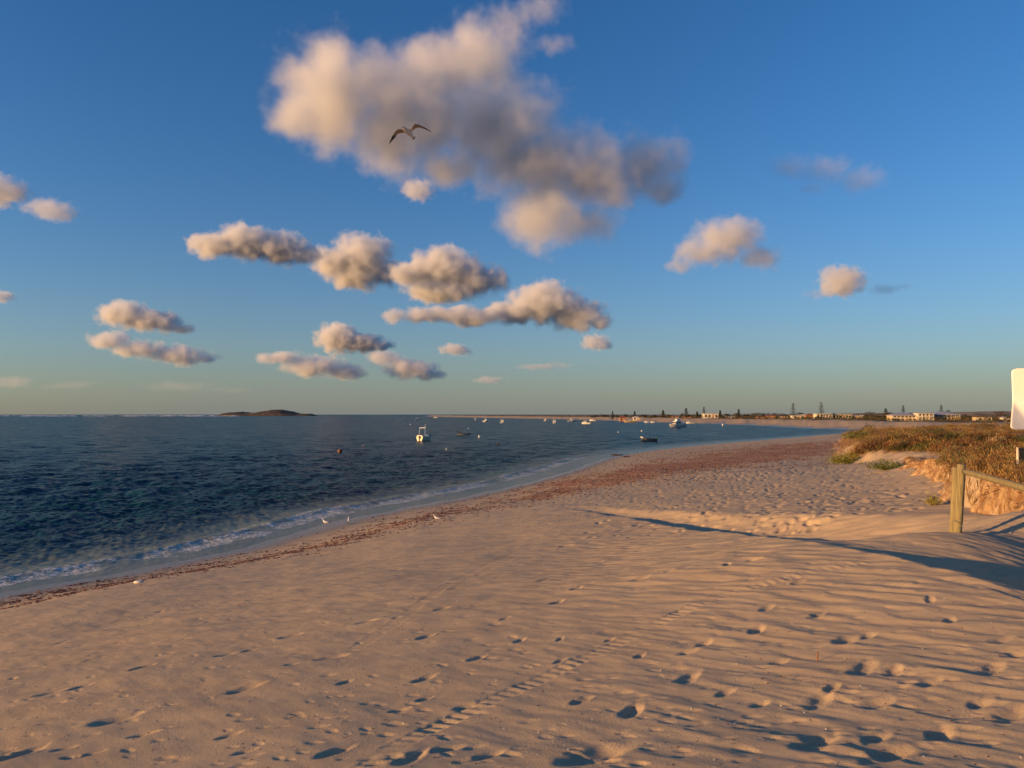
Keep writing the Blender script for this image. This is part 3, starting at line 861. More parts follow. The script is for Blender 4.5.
m.build('wire', mat('pale_wire', (.45, .40, .32), .5), fence)
# support post where the rail ends, just outside the picture
m = MB(); log(m, Vector((r2_.x + .05, r2_.y, gz(r2_.x, r2_.y) - .3)) - O, Vector((r2_.x + .05, r2_.y - .02, r2_.z + .12)) - O, .09, .085, seed=5); m.build('post', m_log, fence, smooth=True)

# notice board standing in the scrub at the right edge
nb = at(1016.5, 471, 15.5); gzb = gz(nb.x + .12, nb.y)
root = empty('notice_board', (nb.x + .12, nb.y, gzb)); tag(root, 'small dark notice board on a pale post among the scrub at the right edge', 'sign')
zt = at(1021, 448, 15.5).z - gzb; zb = at(1021, 466, 15.5).z - gzb
m = MB(); m.box((.14, 0, (zt + zb) / 2), (.46, .03, zt - zb)); m.build('board', mat('dark_board', (.03, .035, .03), .5), root, bevel=.01)
m = MB(); m.box((-.095, -.012, (zt + zb) / 2), (.022, .05, zt - zb + .02)); m.build('edge_strip', mat('pale_trim', (.62, .55, .45), .5), root, bevel=.003)
m = MB(); m.box((-.02, .035, zt / 2 - .05), (.07, .04, zt + .05)); m.build('post', mat('pale_post', (.5, .42, .33), .7), root, bevel=.006)

# white panel on a post close by
Ys = 8.2
A_ = at(1011.5, 368.5, Ys); B_ = at(1012, 429.5, Ys)
hgt = A_.z - B_.z; wid = .92
px_ = A_.x + wid / 2
root = empty('sign', (px_ + .1, Ys + .03, gz(px_ + .1, Ys))); O = Vector(root.location)
tag(root, 'white metal panel with rounded corners and a bent lower corner, cut by the right edge', 'sign')
nx, nz = 60, 44; rc = .045
V = []
for side in (0, 1):
    for k in range(nz + 1):
        for i in range(nx + 1):
            u, w_ = i / nx * wid, k / nz * hgt
            # round the corners by pulling rows in
            e = min(w_, hgt - w_); ins = rc - math.sqrt(max(0, rc * rc - (rc - e) ** 2)) if e < rc else 0
            x = ins + (wid - 2 * ins) * (u / wid)
            # lower left corner bent out of the sun, shaped to give grey shade
            dd = (.31 - 1.7 * x - w_)
            y = -.75 * (math.sqrt(dd * dd + .0004) + dd) / 2
            x -= (A_.x + x) * (-y) / Ys * .9
            y -= .5 * x; ripple = 0.0
            V.append((A_.x + x - O.x, Ys - O.y + y - ripple + side * .003, B_.z + w_ - O.z))
n1_ = (nx + 1) * (nz + 1); Q = []
for k in range(nz):
    for i in range(nx):
        a = k * (nx + 1) + i
        Q.append((a, a + 1, a + nx + 2, a + nx + 1)); Q.append((n1_ + a, n1_ + a + nx + 1, n1_ + a + nx + 2, n1_ + a + 1))
ed = [i for i in range(nx + 1)] + [k * (nx + 1) + nx for k in range(1, nz + 1)] + [nz * (nx + 1) + i for i in range(nx - 1, -1, -1)] + [k * (nx + 1) for k in range(nz - 1, 0, -1)]
for a, b in zip(ed, ed[1:] + ed[:1]): Q.append((a, n1_ + a, n1_ + b, b))
s = N('white_enamel'); P = s.obj()
c = s.ramp(s.noise(5, 5, .6, P), [(.3, (.70, .67, .62)), (.7, (.80, .78, .74))])
m_en = s.pbr(c, .38, bump=s.noise(30, 3, .6, P), strength=.05, dist=.003)
mesh_np('panel', V, Q, None, m_en, parent=root)
m = MB(); m.rod((0, .05, -.4), (0, .05, A_.z - O.z - .05), .03, .03, 14); m.build('post', mat('galvanised_steel', (.45, .45, .46), .4, metal=.8), root, smooth=True)
for zc in (B_.z + .12, A_.z - .12):
    m = MB(); m.box((0, .018, zc - O.z), (.12, .03, .04)); m.build('bracket', mat('galvanised_steel', (.45, .45, .46), .4), root, bevel=.004)

# ------------------------------------------------------------------ things on the sand
m = MB()
for k in range(26):
    a = k * 2.4; r = .10 * math.sqrt(k / 26)
    m.rod((math.cos(a) * r, math.sin(a) * r, .01), (math.cos(a + 1) * (r + .10), math.sin(a + 1) * (r + .06), .03 + .05 * rs.random()), .014, .006, 5)
for i_, (px, py, sc_, lb) in enumerate([(617, 455.5, 3.2, 'dark clump of weed at the water edge, left of two'), (626.5, 457, 2.2, 'smaller dark clump of weed at the water edge, right of two'), (36, 577, 1.9, 'red brown heap of weed in the foam at the left'), (205, 549, 1.0, 'small reddish clump of weed on the wet sand below the foam')]):
    x, y, z = ground_hit(px, py)
    if i_ == 0:
        w0 = m.build('weed_clump', mat('wet_weed', (.085, .030, .018), .55), None, smooth=True); o = w0
    else:
        o = w0.copy(); scene.collection.objects.link(o)
    o.location = (x, y, z); o.scale = (sc_ * 1.7, sc_, sc_ * .9); o.rotation_euler.z = i_ * .7
    tag(o, lb, 'seaweed', 'clumps of weed at the water edge')
# loose weed along the tide line (stuff)
n = 30000
t = rs.random(n) ** .8 * (len(WP) - 1); i0 = t.astype(int).clip(0, len(WP) - 2); fr = (t - i0)[:, None]
pw = WP[i0] + (WP[i0 + 1] - WP[i0]) * fr
x = pw[:, 0] + rs.normal(size=n) * pw[:, 2] * .7; y = pw[:, 1] + rs.normal(size=n) * pw[:, 2] * .8
clump = fbm(x / 2.2, y / 1.0, 3, 55) + .5 * fbm(x / .5, y / .5, 2, 56)
ok = ((clump > np.interp(y, [25, 60], [.44, .02])) | (rs.random(n) < .16)) & (shore_s(x, y) > 1.0); x, y = x[ok], y[ok]
z0, s0, d0 = base_z(x, y); z = z0 + detail_z(x, y, s0, d0)
n = len(x); L = rs.uniform(.03, .09, n) * np.interp(y, [20, 60, 200], [1, 1.7, 3.0])
th = rs.random(n) * 6.28; dx, dy_ = np.cos(th) * L, np.sin(th) * L
hgt_ = L * rs.uniform(.15, .5, n)
Vw = np.stack([np.stack([x - dx, y - dy_, z - .004], -1), np.stack([x + dy_ * .45, y - dx * .45, z - .002], -1), np.stack([x + dx, y + dy_, z - .004], -1), np.stack([x - dy_ * .45, y + dx * .45, z - .002], -1), np.stack([x, y, z + hgt_], -1)], 1).reshape(-1, 3)
b_ = np.arange(n)[:, None] * 5
Tw = np.concatenate([b_ + np.array(q) for q in ((0, 1, 4), (1, 2, 4), (2, 3, 4), (3, 0, 4))])
s = N('dry_weed'); c = s.ramp(s.noise(1.7, 4, .6, s.obj()), [(.3, (.07, .028, .018)), (.55, (.20, .07, .035)), (.75, (.30, .13, .07))])
m_weed = s.pbr(c, .8)
o = mesh_np('seaweed', Vw, None, Tw, m_weed, smooth=True); tag(o, 'loose reddish brown weed strewn along the tide line', kind='stuff')
# scraps of shell and weed all over the dry sand
n = 5000
y = 3.0 * (45 / 3.0) ** rs.random(n); x = rs.uniform(-.85, .85, n) * y
ok = (shore_s(x, y) > 3) & (dune_s(x, y) < -.5); x, y = x[ok], y[ok]; n = len(x)
z0, s0, d0 = base_z(x, y); z = z0 + detail_z(x, y, s0, d0); L = rs.uniform(.003, .011, n) * np.interp(y, [3, 40], [1, 2.4]); th = rs.random(n) * 6.28; dx, dy_ = np.cos(th) * L, np.sin(th) * L
Vs = np.stack([np.stack([x - dx, y - dy_, z], -1), np.stack([x + dy_ * .5, y - dx * .5, z], -1), np.stack([x + dx, y + dy_, z], -1), np.stack([x - dy_ * .5, y + dx * .5, z], -1), np.stack([x, y, z + L * .6], -1)], 1).reshape(-1, 3)
b_ = np.arange(n)[:, None] * 5
o = mesh_np('beach_debris', Vs, None, np.concatenate([b_ + np.array(q) for q in ((0, 1, 4), (1, 2, 4), (2, 3, 4), (3, 0, 4))]), m_leaf, smooth=False)
attr_col(o, 'tint', np.repeat(np.array([(.10, .045, .03), (.65, .6, .52), (.05, .035, .03), (.25, .13, .07)])[rs.choice(4, n, p=[.45, .2, .2, .15])], 5, axis=0))
tag(o, 'tiny scraps of weed and shell scattered over the dry sand', kind='stuff')
# shell
x, y, z = ground_hit(138, 583.5)
m = MB(); m.ball((0, 0, .04), (.13, .06, .05), 3); m.ball((.07, .03, .05), (.07, .05, .05), 2)
o = m.build('shell', mat('bleached_shell', (.68, .62, .54), .5), None, smooth=True); o.location = (x, y, z)
tag(o, 'pale bleached shell lying on the weed line at the left', 'shell')
# stick upright in the sand
x, y, z = ground_hit(817, 659)
m = MB(); m.rod((0, 0, -.05), (.006, 0, .055), .006, .005, 7); m.rod((.006, 0, .05), (.006, 0, .062), .009, .004, 7)
o = m.build('stick', mat('brown_stick', (.22, .09, .04), .7), None, smooth=True); o.location = (x, y, z); tag(o, 'tiny brown stick standing upright in the near sand', 'stick')
# twigs and shells scattered
tw = None
for i_, (px, py) in enumerate([(386, 723), (908, 598), (516, 597), (305, 603), (702, 598), (782, 679), (543, 694)]):
    x, y, z = ground_hit(px, py)
    if tw is None:
        m = MB(); m.rod((-.03, 0, .005), (.0, .006, .012), .003, .0035, 6); m.rod((.0, .006, .012), (.035, -.004, .006), .0035, .002, 6)
        tw = m.build('twig', mat('dark_twig', (.09, .045, .03), .8), None, smooth=True); o = tw
    else:
        o = tw.copy(); scene.collection.objects.link(o)
    o.location = (x, y, z + .01); o.rotation_euler = (0, .2, i_ * 1.3)
    where = ['below the two largest prints at bottom left', 'below the shaded hollow', 'left of the cleated track in mid beach', 'in the upper left of the dry sand', 'just right of the cleated track in mid beach', 'left below the upright stick', 'near the bottom centre beside the cleated track'][i_]
    tag(o, 'tiny dark twig on the sand ' + where, 'twig', 'twigs on the near sand')

# ------------------------------------------------------------------ gulls
m_gull = N('gull_plumage'); m_gull.pbr(m_gull.at('tint', True), .75); m_gull = m_gull.m
def gull_finish(m, name, voxel, colfn, loc, label, group=None):
    bmesh.ops.recalc_face_normals(m.bm, faces=m.bm.faces)
    me = bpy.data.meshes.new(name); m.bm.to_mesh(me); m.bm.free()
    o = link(bpy.data.objects.new(name, me))
    md = o.modifiers.new('r', 'REMESH'); md.mode = 'VOXEL'; md.voxel_size = voxel
    md2 = o.modifiers.new('s', 'SMOOTH'); md2.iterations = 3
    bpy.context.view_layer.update()
    me2 = bpy.data.meshes.new_from_object(o.evaluated_get(bpy.context.evaluated_depsgraph_get()))
    o.modifiers.clear(); o.data = me2; me2.materials.clear(); me2.materials.append(m_gull)
    for p in me2.polygons: p.use_smooth = True
    co = np.empty(len(me2.vertices) * 3); me2.vertices.foreach_get('co', co); co = co.reshape(-1, 3)
    attr_col(o, 'tint', colfn(co)); o.location = loc
    tag(o, label, 'gull', group)
    return o
def tube(m, pts, n=12):
    """pts: (point, half width vec u, half height vec v)"""
    m.loft([[Vector(p) + Vector(u) * math.cos(2 * math.pi * k / n) + Vector(v) * math.sin(2 * math.pi * k / n) for k in range(n)] for p, u, v in pts])
# flying gull, seen from below and behind; positions relative to its chest
G0 = at(408.5, 131, 16.0)
def g(px, py, dy=0.0): return at(px, py, 16.0 + dy) - G0
def gtip(co): return co
m = MB()
sx = Vector((1, 0, .25)).normalized()
axis = [g(401.6, 126.9, -.30), g(402.4, 127.0, -.27), g(404.0, 127.7, -.22), g(405.2, 128.9, -.16), g(407.3, 131.0, -.05), g(409.8, 133.6, .06), g(411.6, 135.8, .16), g(413.2, 137.6, .24), g(414.2, 138.6, .30)]
rad_ = [.004, .016, .031, .036, .060, .055, .036, .024, .03]
ring = []
for i_, (p, r) in enumerate(zip(axis, rad_)):
    d = (axis[min(i_ + 1, 8)] - axis[max(i_ - 1, 0)]).normalized(); u = d.cross(Vector((0, 1, .2))).normalized(); v = d.cross(u).normalized()
    fl = 1.0 if i_ < 7 else (1.5 if i_ == 7 else 2.0)
    ring.append((p, u * r * fl, v * r * (1.0 if i_ < 7 else .35)))
tube(m, ring, 14)
def wing(m, st):
    # st: leading edge, trailing edge, thickness
    rings = []
    for le, te, th in st:
        le, te = Vector(le), Vector(te); ch = te - le; nrm_ = Vector((0, 0, 1))
        prof = [(0, 0), (.12, .9), (.35, 1.0), (.7, .5), (1, .1), (.7, -.35), (.35, -.5), (.12, -.5)]
        rings.append([le + ch * a + nrm_ * b * th for a, b in prof])
    m.loft(rings)
wing(m, [(g(406.5,129.6,-.10), g(407.8,132.2,.08), .018), (g(403.5,129.0,-.17), g(404.4,133.3,.06), .016), (g(397.5,129.2,-.20), g(398.5,134.4,.03), .014), (g(394.6,132.0,-.16), g(396.2,136.8,.05), .012), (g(391.6,137.0,-.09), g(393.4,140.0,.07), .010), (g(388.9,143.7,.05), g(389.6,144.2,.09), .007)])
wing(m, [(g(408.0,129.8,-.10), g(410.5,132.8,.08), .018), (g(411.3,127.4,-.16), g(413.0,131.6,.06), .016), (g(414.6,123.7,-.20), g(416.6,128.6,.0), .014), (g(418.5,124.3,-.16), g(420.3,128.0,.02), .012), (g(424.0,127.0,-.08), g(424.8,129.4,.06), .010), (g(431.2,131.6,.05), g(431.0,132.1,.09), .007)])
wl, wr, tl = g(390.5, 140.5, .0), g(428.5, 130.3, .0), g(414.0, 138.6, .28)
def gcol(co):
    c = np.tile(np.array([.62, .60, .57]), (len(co), 1))
    span = np.abs(co[:, 0]); c = np.where((span > .11)[:, None], np.array([.30, .25, .22]), c)
    dl = np.linalg.norm(co - np.array(wl), axis=1); dr = np.linalg.norm(co - np.array(wr), axis=1); dt = np.linalg.norm(co - np.array(tl), axis=1)
    c = np.where((dl < .145)[:, None] | (dr < .12)[:, None], np.array([.02, .018, .018]), c)
    c = np.where((dt < .035)[:, None], np.array([.03, .03, .03]), c)
    bk = np.linalg.norm(co - np.array(axis[0]), axis=1) < .018
    return np.where(bk[:, None], np.array([.35, .10, .03]), c)
gull_finish(m, 'gull', .0065, gcol, G0, 'gull gliding high in front of the largest cloud with dark wing tips')
def standing_gull(px, py, rz, label, crouch=False, scale=1.0):
    x, y, z = ground_hit(px, py)
    m = MB(); zb = .13 if not crouch else .06
    X1, Z1 = Vector((0, 1, 0)), Vector((0, 0, 1))
    st = [(-.21, .01, .006, .02), (-.17, .012, .014, .018), (-.10, .015, .035, .038), (-.02, .02, .056, .060), (.06, .035, .055, .058), (.10, .07, .035, .040), (.115, .11, .028, .028), (.125, .135, .032, .031), (.148, .140, .022, .021), (.165, .135, .009, .009), (.195, .128, .003, .004)]
    tube(m, [((px_, 0, zb + .05 + pz), X1 * w_, Z1 * h_) for px_, pz, w_, h_ in st], 14)
    for s_ in (-1, 1): tube(m, [((.02, s_ * .05, zb + .085), X1 * .012, Z1 * .035), ((-.08, s_ * .045, zb + .08), X1 * .012, Z1 * .034), ((-.23, s_ * .012, zb + .055), X1 * .006, Z1 * .008)], 8)
    if not crouch:
        for s_ in (-1, 1):
            m.rod((.0, s_ * .022, 0), (.0, s_ * .022, zb + .02), .006, .006, 6); m.box((.016, s_ * .022, .004), (.045, .03, .01))
    def col(co):
        c = np.tile(np.array([.72, .70, .66]), (len(co), 1))
        c = np.where(((np.abs(co[:, 1]) > .034) & (co[:, 0] < .03) | ((co[:, 2] > zb + .085) & (co[:, 0] < .04)))[:, None], np.array([.42, .42, .44]), c)
        c = np.where((co[:, 0] < -.17)[:, None], np.array([.03, .03, .03]), c)
        c = np.where((co[:, 0] > .166)[:, None] | (co[:, 2] < zb * .8)[:, None], np.array([.25, .05, .03]), c)
        return c
    o = gull_finish(m, 'gull', .006, col, (x, y, z - .01), label, 'gulls resting on the beach')
    o.rotation_euler.z = rz; o.scale = (scale,) * 3
    return o
standing_gull(325.5, 526.5, math.radians(160), 'gull standing on wet sand, left of the two by the foam', scale=1.25)
standing_gull(349, 524, math.radians(110), 'gull standing on wet sand, right of the two by the foam', scale=1.15)
standing_gull(437, 521, math.radians(165), 'pale gull resting on the dry weed further up the beach', crouch=True, scale=1.15)
# ------------------------------------------------------------------ boats
m_white = mat('white_gelcoat', (.60, .58, .54), .3, .05); m_navy = mat('navy_paint', (.02, .03, .06), .35); m_glass = mat('dark_glass', (.02, .025, .03), .08)
m_black = mat('black_plastic', (.02, .02, .02), .5); m_cream = mat('cream_paint', (.66, .58, .42), .4, .05); m_alu = mat('bare_aluminium', (.5, .5, .5), .35, metal=.7)
m_grey = mat('grey_rubber', (.06, .065, .07), .6); m_green = mat('green_cover', (.03, .10, .06), .6); m_blue = mat('blue_canvas', (.05, .12, .20), .7)
m_yel = mat('yellowed_wood', (.35, .27, .13), .6); m_steel = mat('stainless_tube', (.6, .6, .6), .25, metal=.8); m_red = mat('red_antifouling', (.25, .05, .03), .6)
def hull(m, L, W, H, flare=.75, draft=.18, sheer=.22, transom=.92):
    """bow towards +x"""
    rings = []
    for i in range(13):
        t = i / 12; x = -L / 2 + L * t
        w = W / 2 * (transom + (1 - transom) * math.sin(min(1, t * 2) * math.pi / 2)) * (1 - max(0, (t - .45) / .55) ** 2.2 * .985)
        h = H * (1 + sheer * max(0, t - .3) / .7); k = draft * (1 - .3 * max(0, t - .75) * 4)
        xr = x + (0 if t < 1 else .0)
        rings.append([(xr, -w, h), (xr, -w * flare, h * .35), (xr - .15 * t * W, -w * flare * .75, -k * .4), (xr - .25 * t * W, 0, -k), (xr - .15 * t * W, w * flare * .75, -k * .4), (xr, w * flare, h * .35), (xr, w, h), (xr, w * .86, h + .02), (xr, w * .82, h - .12 * H), (xr, -w * .82, h - .12 * H), (xr, -w * .86, h + .02)])
    m.loft(rings)
def wake_free(o): return o
def boat_at(px, wl, rz, name, label, grp=None, dist=None):
    Y = CAMZ * F / (wl - HZ)
    root = empty(name, ((px - CX) / F * Y, Y, 0), rz); tag(root, label, 'boat', grp)
    return root, Y
G_M = 'boats moored in the bay'
def runabout(px, wl, rz, L, label, canopy=None, hullm=None, cabin=False, tower=False, dark=False):
    r, Y = boat_at(px, wl, rz, 'motor_boat', label, G_M); W = L * .38; H = .85 + .02 * L
    m = MB(); hull(m, L, W, H); m.build('hull', hullm or m_white, r, smooth=False, bevel=.02)
    m = MB(); m.box((L * .02, 0, H * 1.0 - .02), (L * .62, W * .66, .05)); m.build('deck', m_cream, r)
    if cabin:
        m = MB(); m.box((L * .10, 0, H + .45), (L * .40, W * .68, 1.1), taper=(.72, .85)); m.build('cabin', m_white, r, bevel=.05)
        m = MB()
        for s_ in (-1, 1): m.box((L * .09, s_ * W * .325, H + .62), (L * .27, .02, .32), rx=s_ * .09)
        m.box((L * .275, 0, H + .66), (.03, W * .54, .34), ry=-.35); m.build('window', m_glass, r)
        m = MB(); m.box((L * .06, 0, H + 1.05), (L * .44, W * .72, .06)); rf = m.build('roof', m_white, r, bevel=.02)
        zt = H + 1.1
    else:
        m = MB(); m.box((0, 0, H + .3), (L * .13, W * .34, .7), taper=(.7, .9)); m.build('console', m_white, r, bevel=.03)
        m = MB(); m.box((L * .08, 0, H + .72), (.03, W * .5, .38), ry=-.5); m.build('windscreen', m_glass, r)
        zt = H + .6
    if canopy or tower:
        zc = zt + (.55 if cabin else 1.0)
        for sx_ in (-L * .14, L * .10):
            for s_ in (-1, 1): m = MB(); m.rod((sx_, s_ * W * .38, H), (sx_ * .9, s_ * W * .34, zc), .03, .03, 6); m.build('canopy_post', m_steel, r)
        m = MB(); m.box((-L * .02, 0, zc + .03), (L * .34, W * .78, .07)); m.build('canopy', canopy or m_white, r, bevel=.02)
        zt = zc
    m = MB(); m.box((-L / 2 - .22, 0, H * .95), (.38, .34, .5), taper=(.7, .8)); m.box((-L / 2 - .22, 0, H * .3), (.16, .12, 1.0)); m.build('outboard', m_black, r, bevel=.03)
    m = MB(); m.rod((-L * .05, W * .2, zt), (-L * .08, W * .2, zt + 1.3), .018, .01, 5); m.build('aerial', m_white, r)
    return r
# nearest boat with the tall frame, its cream stern turned to the beach
r, Y = boat_at(425.5, 440.5, math.radians(62), 'motor_boat', 'small cream sterned boat with a tall goalpost frame, the nearest one upright on the water', G_M)
m = MB(); hull(m, 4.6, 1.9, .95, transom=1.0); m.build('hull', m_cream, r, bevel=.02)
m = MB(); m.box((-2.2, 0, .85), (.14, 1.55, .85), taper=(.8, .9)); m.build('transom_board', m_cream, r, bevel=.04)
m = MB(); m.box((1.15, 0, 1.2), (1.3, 1.2, .4), taper=(.7, .8)); m.build('bow_cover', m_blue, r, bevel=.05)
for s_ in (-1, 1): m = MB(); m.rod((-1.3, s_ * .85, .9), (-1.15, s_ * .72, 2.95), .08, .07, 7); m.build('frame_post', m_steel, r)
m = MB(); m.rod((-1.15, -.75, 2.95), (-1.15, .75, 2.95), .07, .07, 7); m.build('crossbar', m_steel, r)
m = MB(); m.rod((-1.15, -.74, 2.9), (-1.1, -.78, 3.75), .045, .03, 6); m.build('aerial', m_white, r)
m = MB(); m.box((-2.45, 0, .85), (.32, .34, .55)); m.box((-2.45, 0, .2), (.14, .12, .9)); m.build('outboard', m_black, r, bevel=.04)
# low dark inflatable
r, Y = boat_at(464, 435.5, math.radians(8), 'inflatable_boat', 'low black inflatable boat with a raised stern lying left of the bright white buoy', G_M)
m = MB()
for s_ in (-1, 1): tube(m, [((-1.9, s_ * .62, .35), Vector((0, .22, 0)), Vector((0, 0, .22))), ((.8, s_ * .62, .38), Vector((0, .22, 0)), Vector((0, 0, .22))), ((1.7, s_ * .3, .5), Vector((0, .2, 0)), Vector((0, 0, .2))), ((2.0, 0, .58), Vector((.0, .15, 0)), Vector((0, 0, .18)))], 10)
m.build('tube_hull', m_grey, r, smooth=True)
m = MB(); m.box((-.2, 0, .25), (3.2, 1.0, .1)); m.build('floor_board', m_black, r)
m = MB(); m.box((-1.75, 0, 1.0), (.42, .45, .75), taper=(.7, .8)); m.box((-1.8, 0, .3), (.18, .16, 1.0)); m.build('outboard', m_black, r, bevel=.05)
m = MB(); m.box((-.9, 0, .75), (.5, .5, .6), taper=(.8, .8)); m.build('seat', m_black, r, bevel=.05)
# dinghy close to the beach
r, Y = boat_at(648.5, 441.2, math.radians(184), 'dinghy', 'low dinghy near the beach, white bow to the left, green covered motor', G_M)
m = MB(); hull(m, 3.6, 1.5, .55, sheer=.7); m.build('hull', m_navy, r, bevel=.02)
m = MB(); tube(m, [((1.15, 0, .72), Vector((0, .55, 0)), Vector((0, 0, .12))), ((1.55, 0, .86), Vector((0, .4, 0)), Vector((0, 0, .22))), ((1.88, 0, .95), Vector((0, .1, 0)), Vector((0, 0, .12)))], 12); m.build('foredeck', m_white, r, smooth=True)
m = MB(); m.box((.75, 0, .62), (.5, 1.1, .25)); m.build('thwart', m_yel, r, bevel=.02)
m = MB(); m.box((-.6, 0, .5), (.3, 1.2, .06)); m.build('thwart', m_yel, r, bevel=.02)
m = MB(); m.box((-1.75, 0, 1.0), (.36, .36, .6), taper=(.7, .8)); m.box((-1.75, 0, .3), (.14, .12, 1.0)); m.build('outboard', m_green, r, bevel=.05)
# cabin cruiser
r, Y = boat_at(677, 427.2, math.radians(207), 'cabin_cruiser', 'white cabin cruiser with an enclosed flybridge, the largest boat off the right shore', G_M)
m = MB(); hull(m, 9.4, 3.0, 1.3, transom=.95); m.build('hull', m_white, r, bevel=.03)
m = MB(); m.box((-.3, 0, 1.22), (8.0, 2.72, .08)); m.build('rub_rail', m_navy, r)
m = MB(); m.box((.1, 0, 2.0), (3.9, 2.3, 1.5), taper=(.85, .9)); m.build('cabin', m_white, r, bevel=.06)
m = MB()
for s_ in (-1, 1): m.box((.0, s_ * 1.14, 2.1), (3.0, .03, .55), rx=s_ * .07)
m.box((1.98, 0, 2.15), (.04, 1.9, .6), ry=-.2); m.build('window', m_glass, r)
m = MB(); m.box((-.3, 0, 2.85), (3.8, 2.5, .1)); m.build('flybridge_deck', m_white, r, bevel=.03)
m = MB(); m.box((-.2, 0, 3.4), (2.2, 1.9, 1.0), taper=(.8, .85)); m.build('flybridge', m_white, r, bevel=.05)
m = MB(); m.box((-.35, 0, 4.35), (2.3, 2.0, .09)); 
m.build('canopy', m_white, r, bevel=.03)
for sx_ in (-1.2, .5):
    for s_ in (-1, 1): m = MB(); m.rod((sx_, s_ * .85, 3.8), (sx_, s_ * .9, 4.35), .03, .03, 6); m.build('canopy_post', m_steel, r)
m = MB(); m.rod((-.6, 0, 4.4), (-.7, 0, 5.6), .03, .015, 6); m.build('mast', m_steel, r)
m = MB()
for k in range(6): m.rod((1.9 + k * .4, -1.05 + k * .15, 1.4), (1.95 + k * .4, -1.05 + k * .15, 1.95), .02, .02, 5); m.rod((1.9 + k * .4, 1.05 - k * .15, 1.4), (1.95 + k * .4, 1.05 - k * .15, 1.95), .02, .02, 5)
m.rod((1.95, -1.05, 1.95), (3.95, -.3, 1.95), .02, .02, 5); m.rod((1.95, 1.05, 1.95), (3.95, .3, 1.95), .02, .02, 5); m.build('bow_rail', m_steel, r)
runabout(690, 423.7, math.radians(185), 5.6, 'white half cabin motor boat just right of the large cabin cruiser', cabin=True)
runabout(486, 421.9, math.radians(65), 7.5, 'white cabin boat angled away, left of the two white boats near the middle', cabin=True, tower=True, dark=True)
runabout(502.5, 423.0, math.radians(80), 7.0, 'white cabin boat seen stern on, right of the two white boats near the middle', cabin=True, tower=True)
runabout(545.5, 421.2, math.radians(70), 5.5, 'small white boat, left of the close pair off the long sand spit', cabin=True)
runabout(554.5, 423.4, math.radians(80), 6.4, 'white cabin boat, right of the close pair off the long sand spit', cabin=True, tower=True)
runabout(572, 421.6, math.radians(10), 7.5, 'low pale open boat lying broadside between the close pair and the bright one', canopy=m_white)
runabout(586, 424.0, math.radians(160), 5.6, 'bright white motor boat with a dark motor left of the dune bushes across the bay', cabin=True)
runabout(592.5, 421.0, math.radians(165), 6.0, 'small white boat just behind the bright white motor boat', cabin=True)
runabout(629.5, 422.4, math.radians(178), 8.6, 'long low yellowish boat beached broadside at the far shore', hullm=m_yel, canopy=m_yel)
runabout(646.5, 422.8, math.radians(180), 3.2, 'tiny white boat at the far shore, left of two left of the large cruiser')
runabout(652.5, 422.9, math.radians(180), 3.0, 'tiny white boat at the far shore, right of two left of the large cruiser')
runabout(436, 417.9, math.radians(170), 7.5, 'distant white boat near the left tip of the sand spit', cabin=True)
runabout(418, 419.8, math.radians(20), 5.6, 'distant pale low boat left of the tip of the sand spit', cabin=True)
runabout(475.5, 420.2, math.radians(85), 4.5, 'distant small white boat with a tall canopy left of the two cabin boats', cabin=True, tower=True)

def buoy(px, wl, d, colm, label, kind=0):
    Y = CAMZ * F / (wl - HZ); r = empty('mooring_buoy', ((px - CX) / F * Y, Y, 0)); tag(r, label, 'buoy', 'mooring buoys in the bay')
    m = MB()
    if kind == 0: m.ball((0, 0, d * .28), d / 2, 3)
    else:
        tube(m, [((0, 0, -.1), Vector((d * .3, 0, 0)), Vector((0, d * .3, 0))), ((0, 0, d * .5), Vector((d * .45, 0, 0)), Vector((0, d * .45, 0))), ((0, 0, d * .9), Vector((d * .4, 0, 0)), Vector((0, d * .4, 0))), ((0, 0, d * 1.15), Vector((d * .12, 0, 0)), Vector((0, d * .12, 0)))], 16)
    m.build('float', colm, r, smooth=True)
    zt = d * (.76 if kind == 0 else 1.15)
    m = MB(); m.rod((0, 0, zt - .03), (0, 0, zt + .10), .03, .03, 8); m.rod((-.05, 0, zt + .12), (.05, 0, zt + .12), .02, .02, 6); m.build('ring', m_steel, r)
    return r
m_org = mat('faded_orange', (.17, .055, .025), .6)
buoy(479.3, 437.8, .62, m_white, 'bright white buoy right of the black inflatable boat', 1)
buoy(446.5, 449.5, .28, m_white, 'small white buoy below and right of the boat with the tall frame')
buoy(498, 445.2, .42, m_black, 'black buoy below and right of the bright white buoy', 1)
buoy(340.5, 452.4, .75, m_org, 'orange brown buoy alone on the open water, the left and larger of two')
buoy(363.5, 446.5, .3, m_org, 'faint orange buoy far out right of the larger orange one')
buoy(618, 432.6, .45, m_white, 'pale buoy left of the dinghy with the white bow')
buoy(641.5, 431.4, .62, m_white, 'white buoy just behind the dinghy with the white bow')
buoy(722.5, 425.9, 1.0, m_white, 'white buoy right of the cabin cruiser close to the far beach', 1)
buoy(763.5, 427.6, .6, m_grey, 'thin grey marker buoy near the far beach, rightmost in the bay', 1)
buoy(410.5, 424.8, .7, m_white, 'faint pale buoy left of and beyond the boat with the tall frame')
buoy(468.5, 428.6, .45, m_white, 'small faint buoy beyond the black inflatable boat')

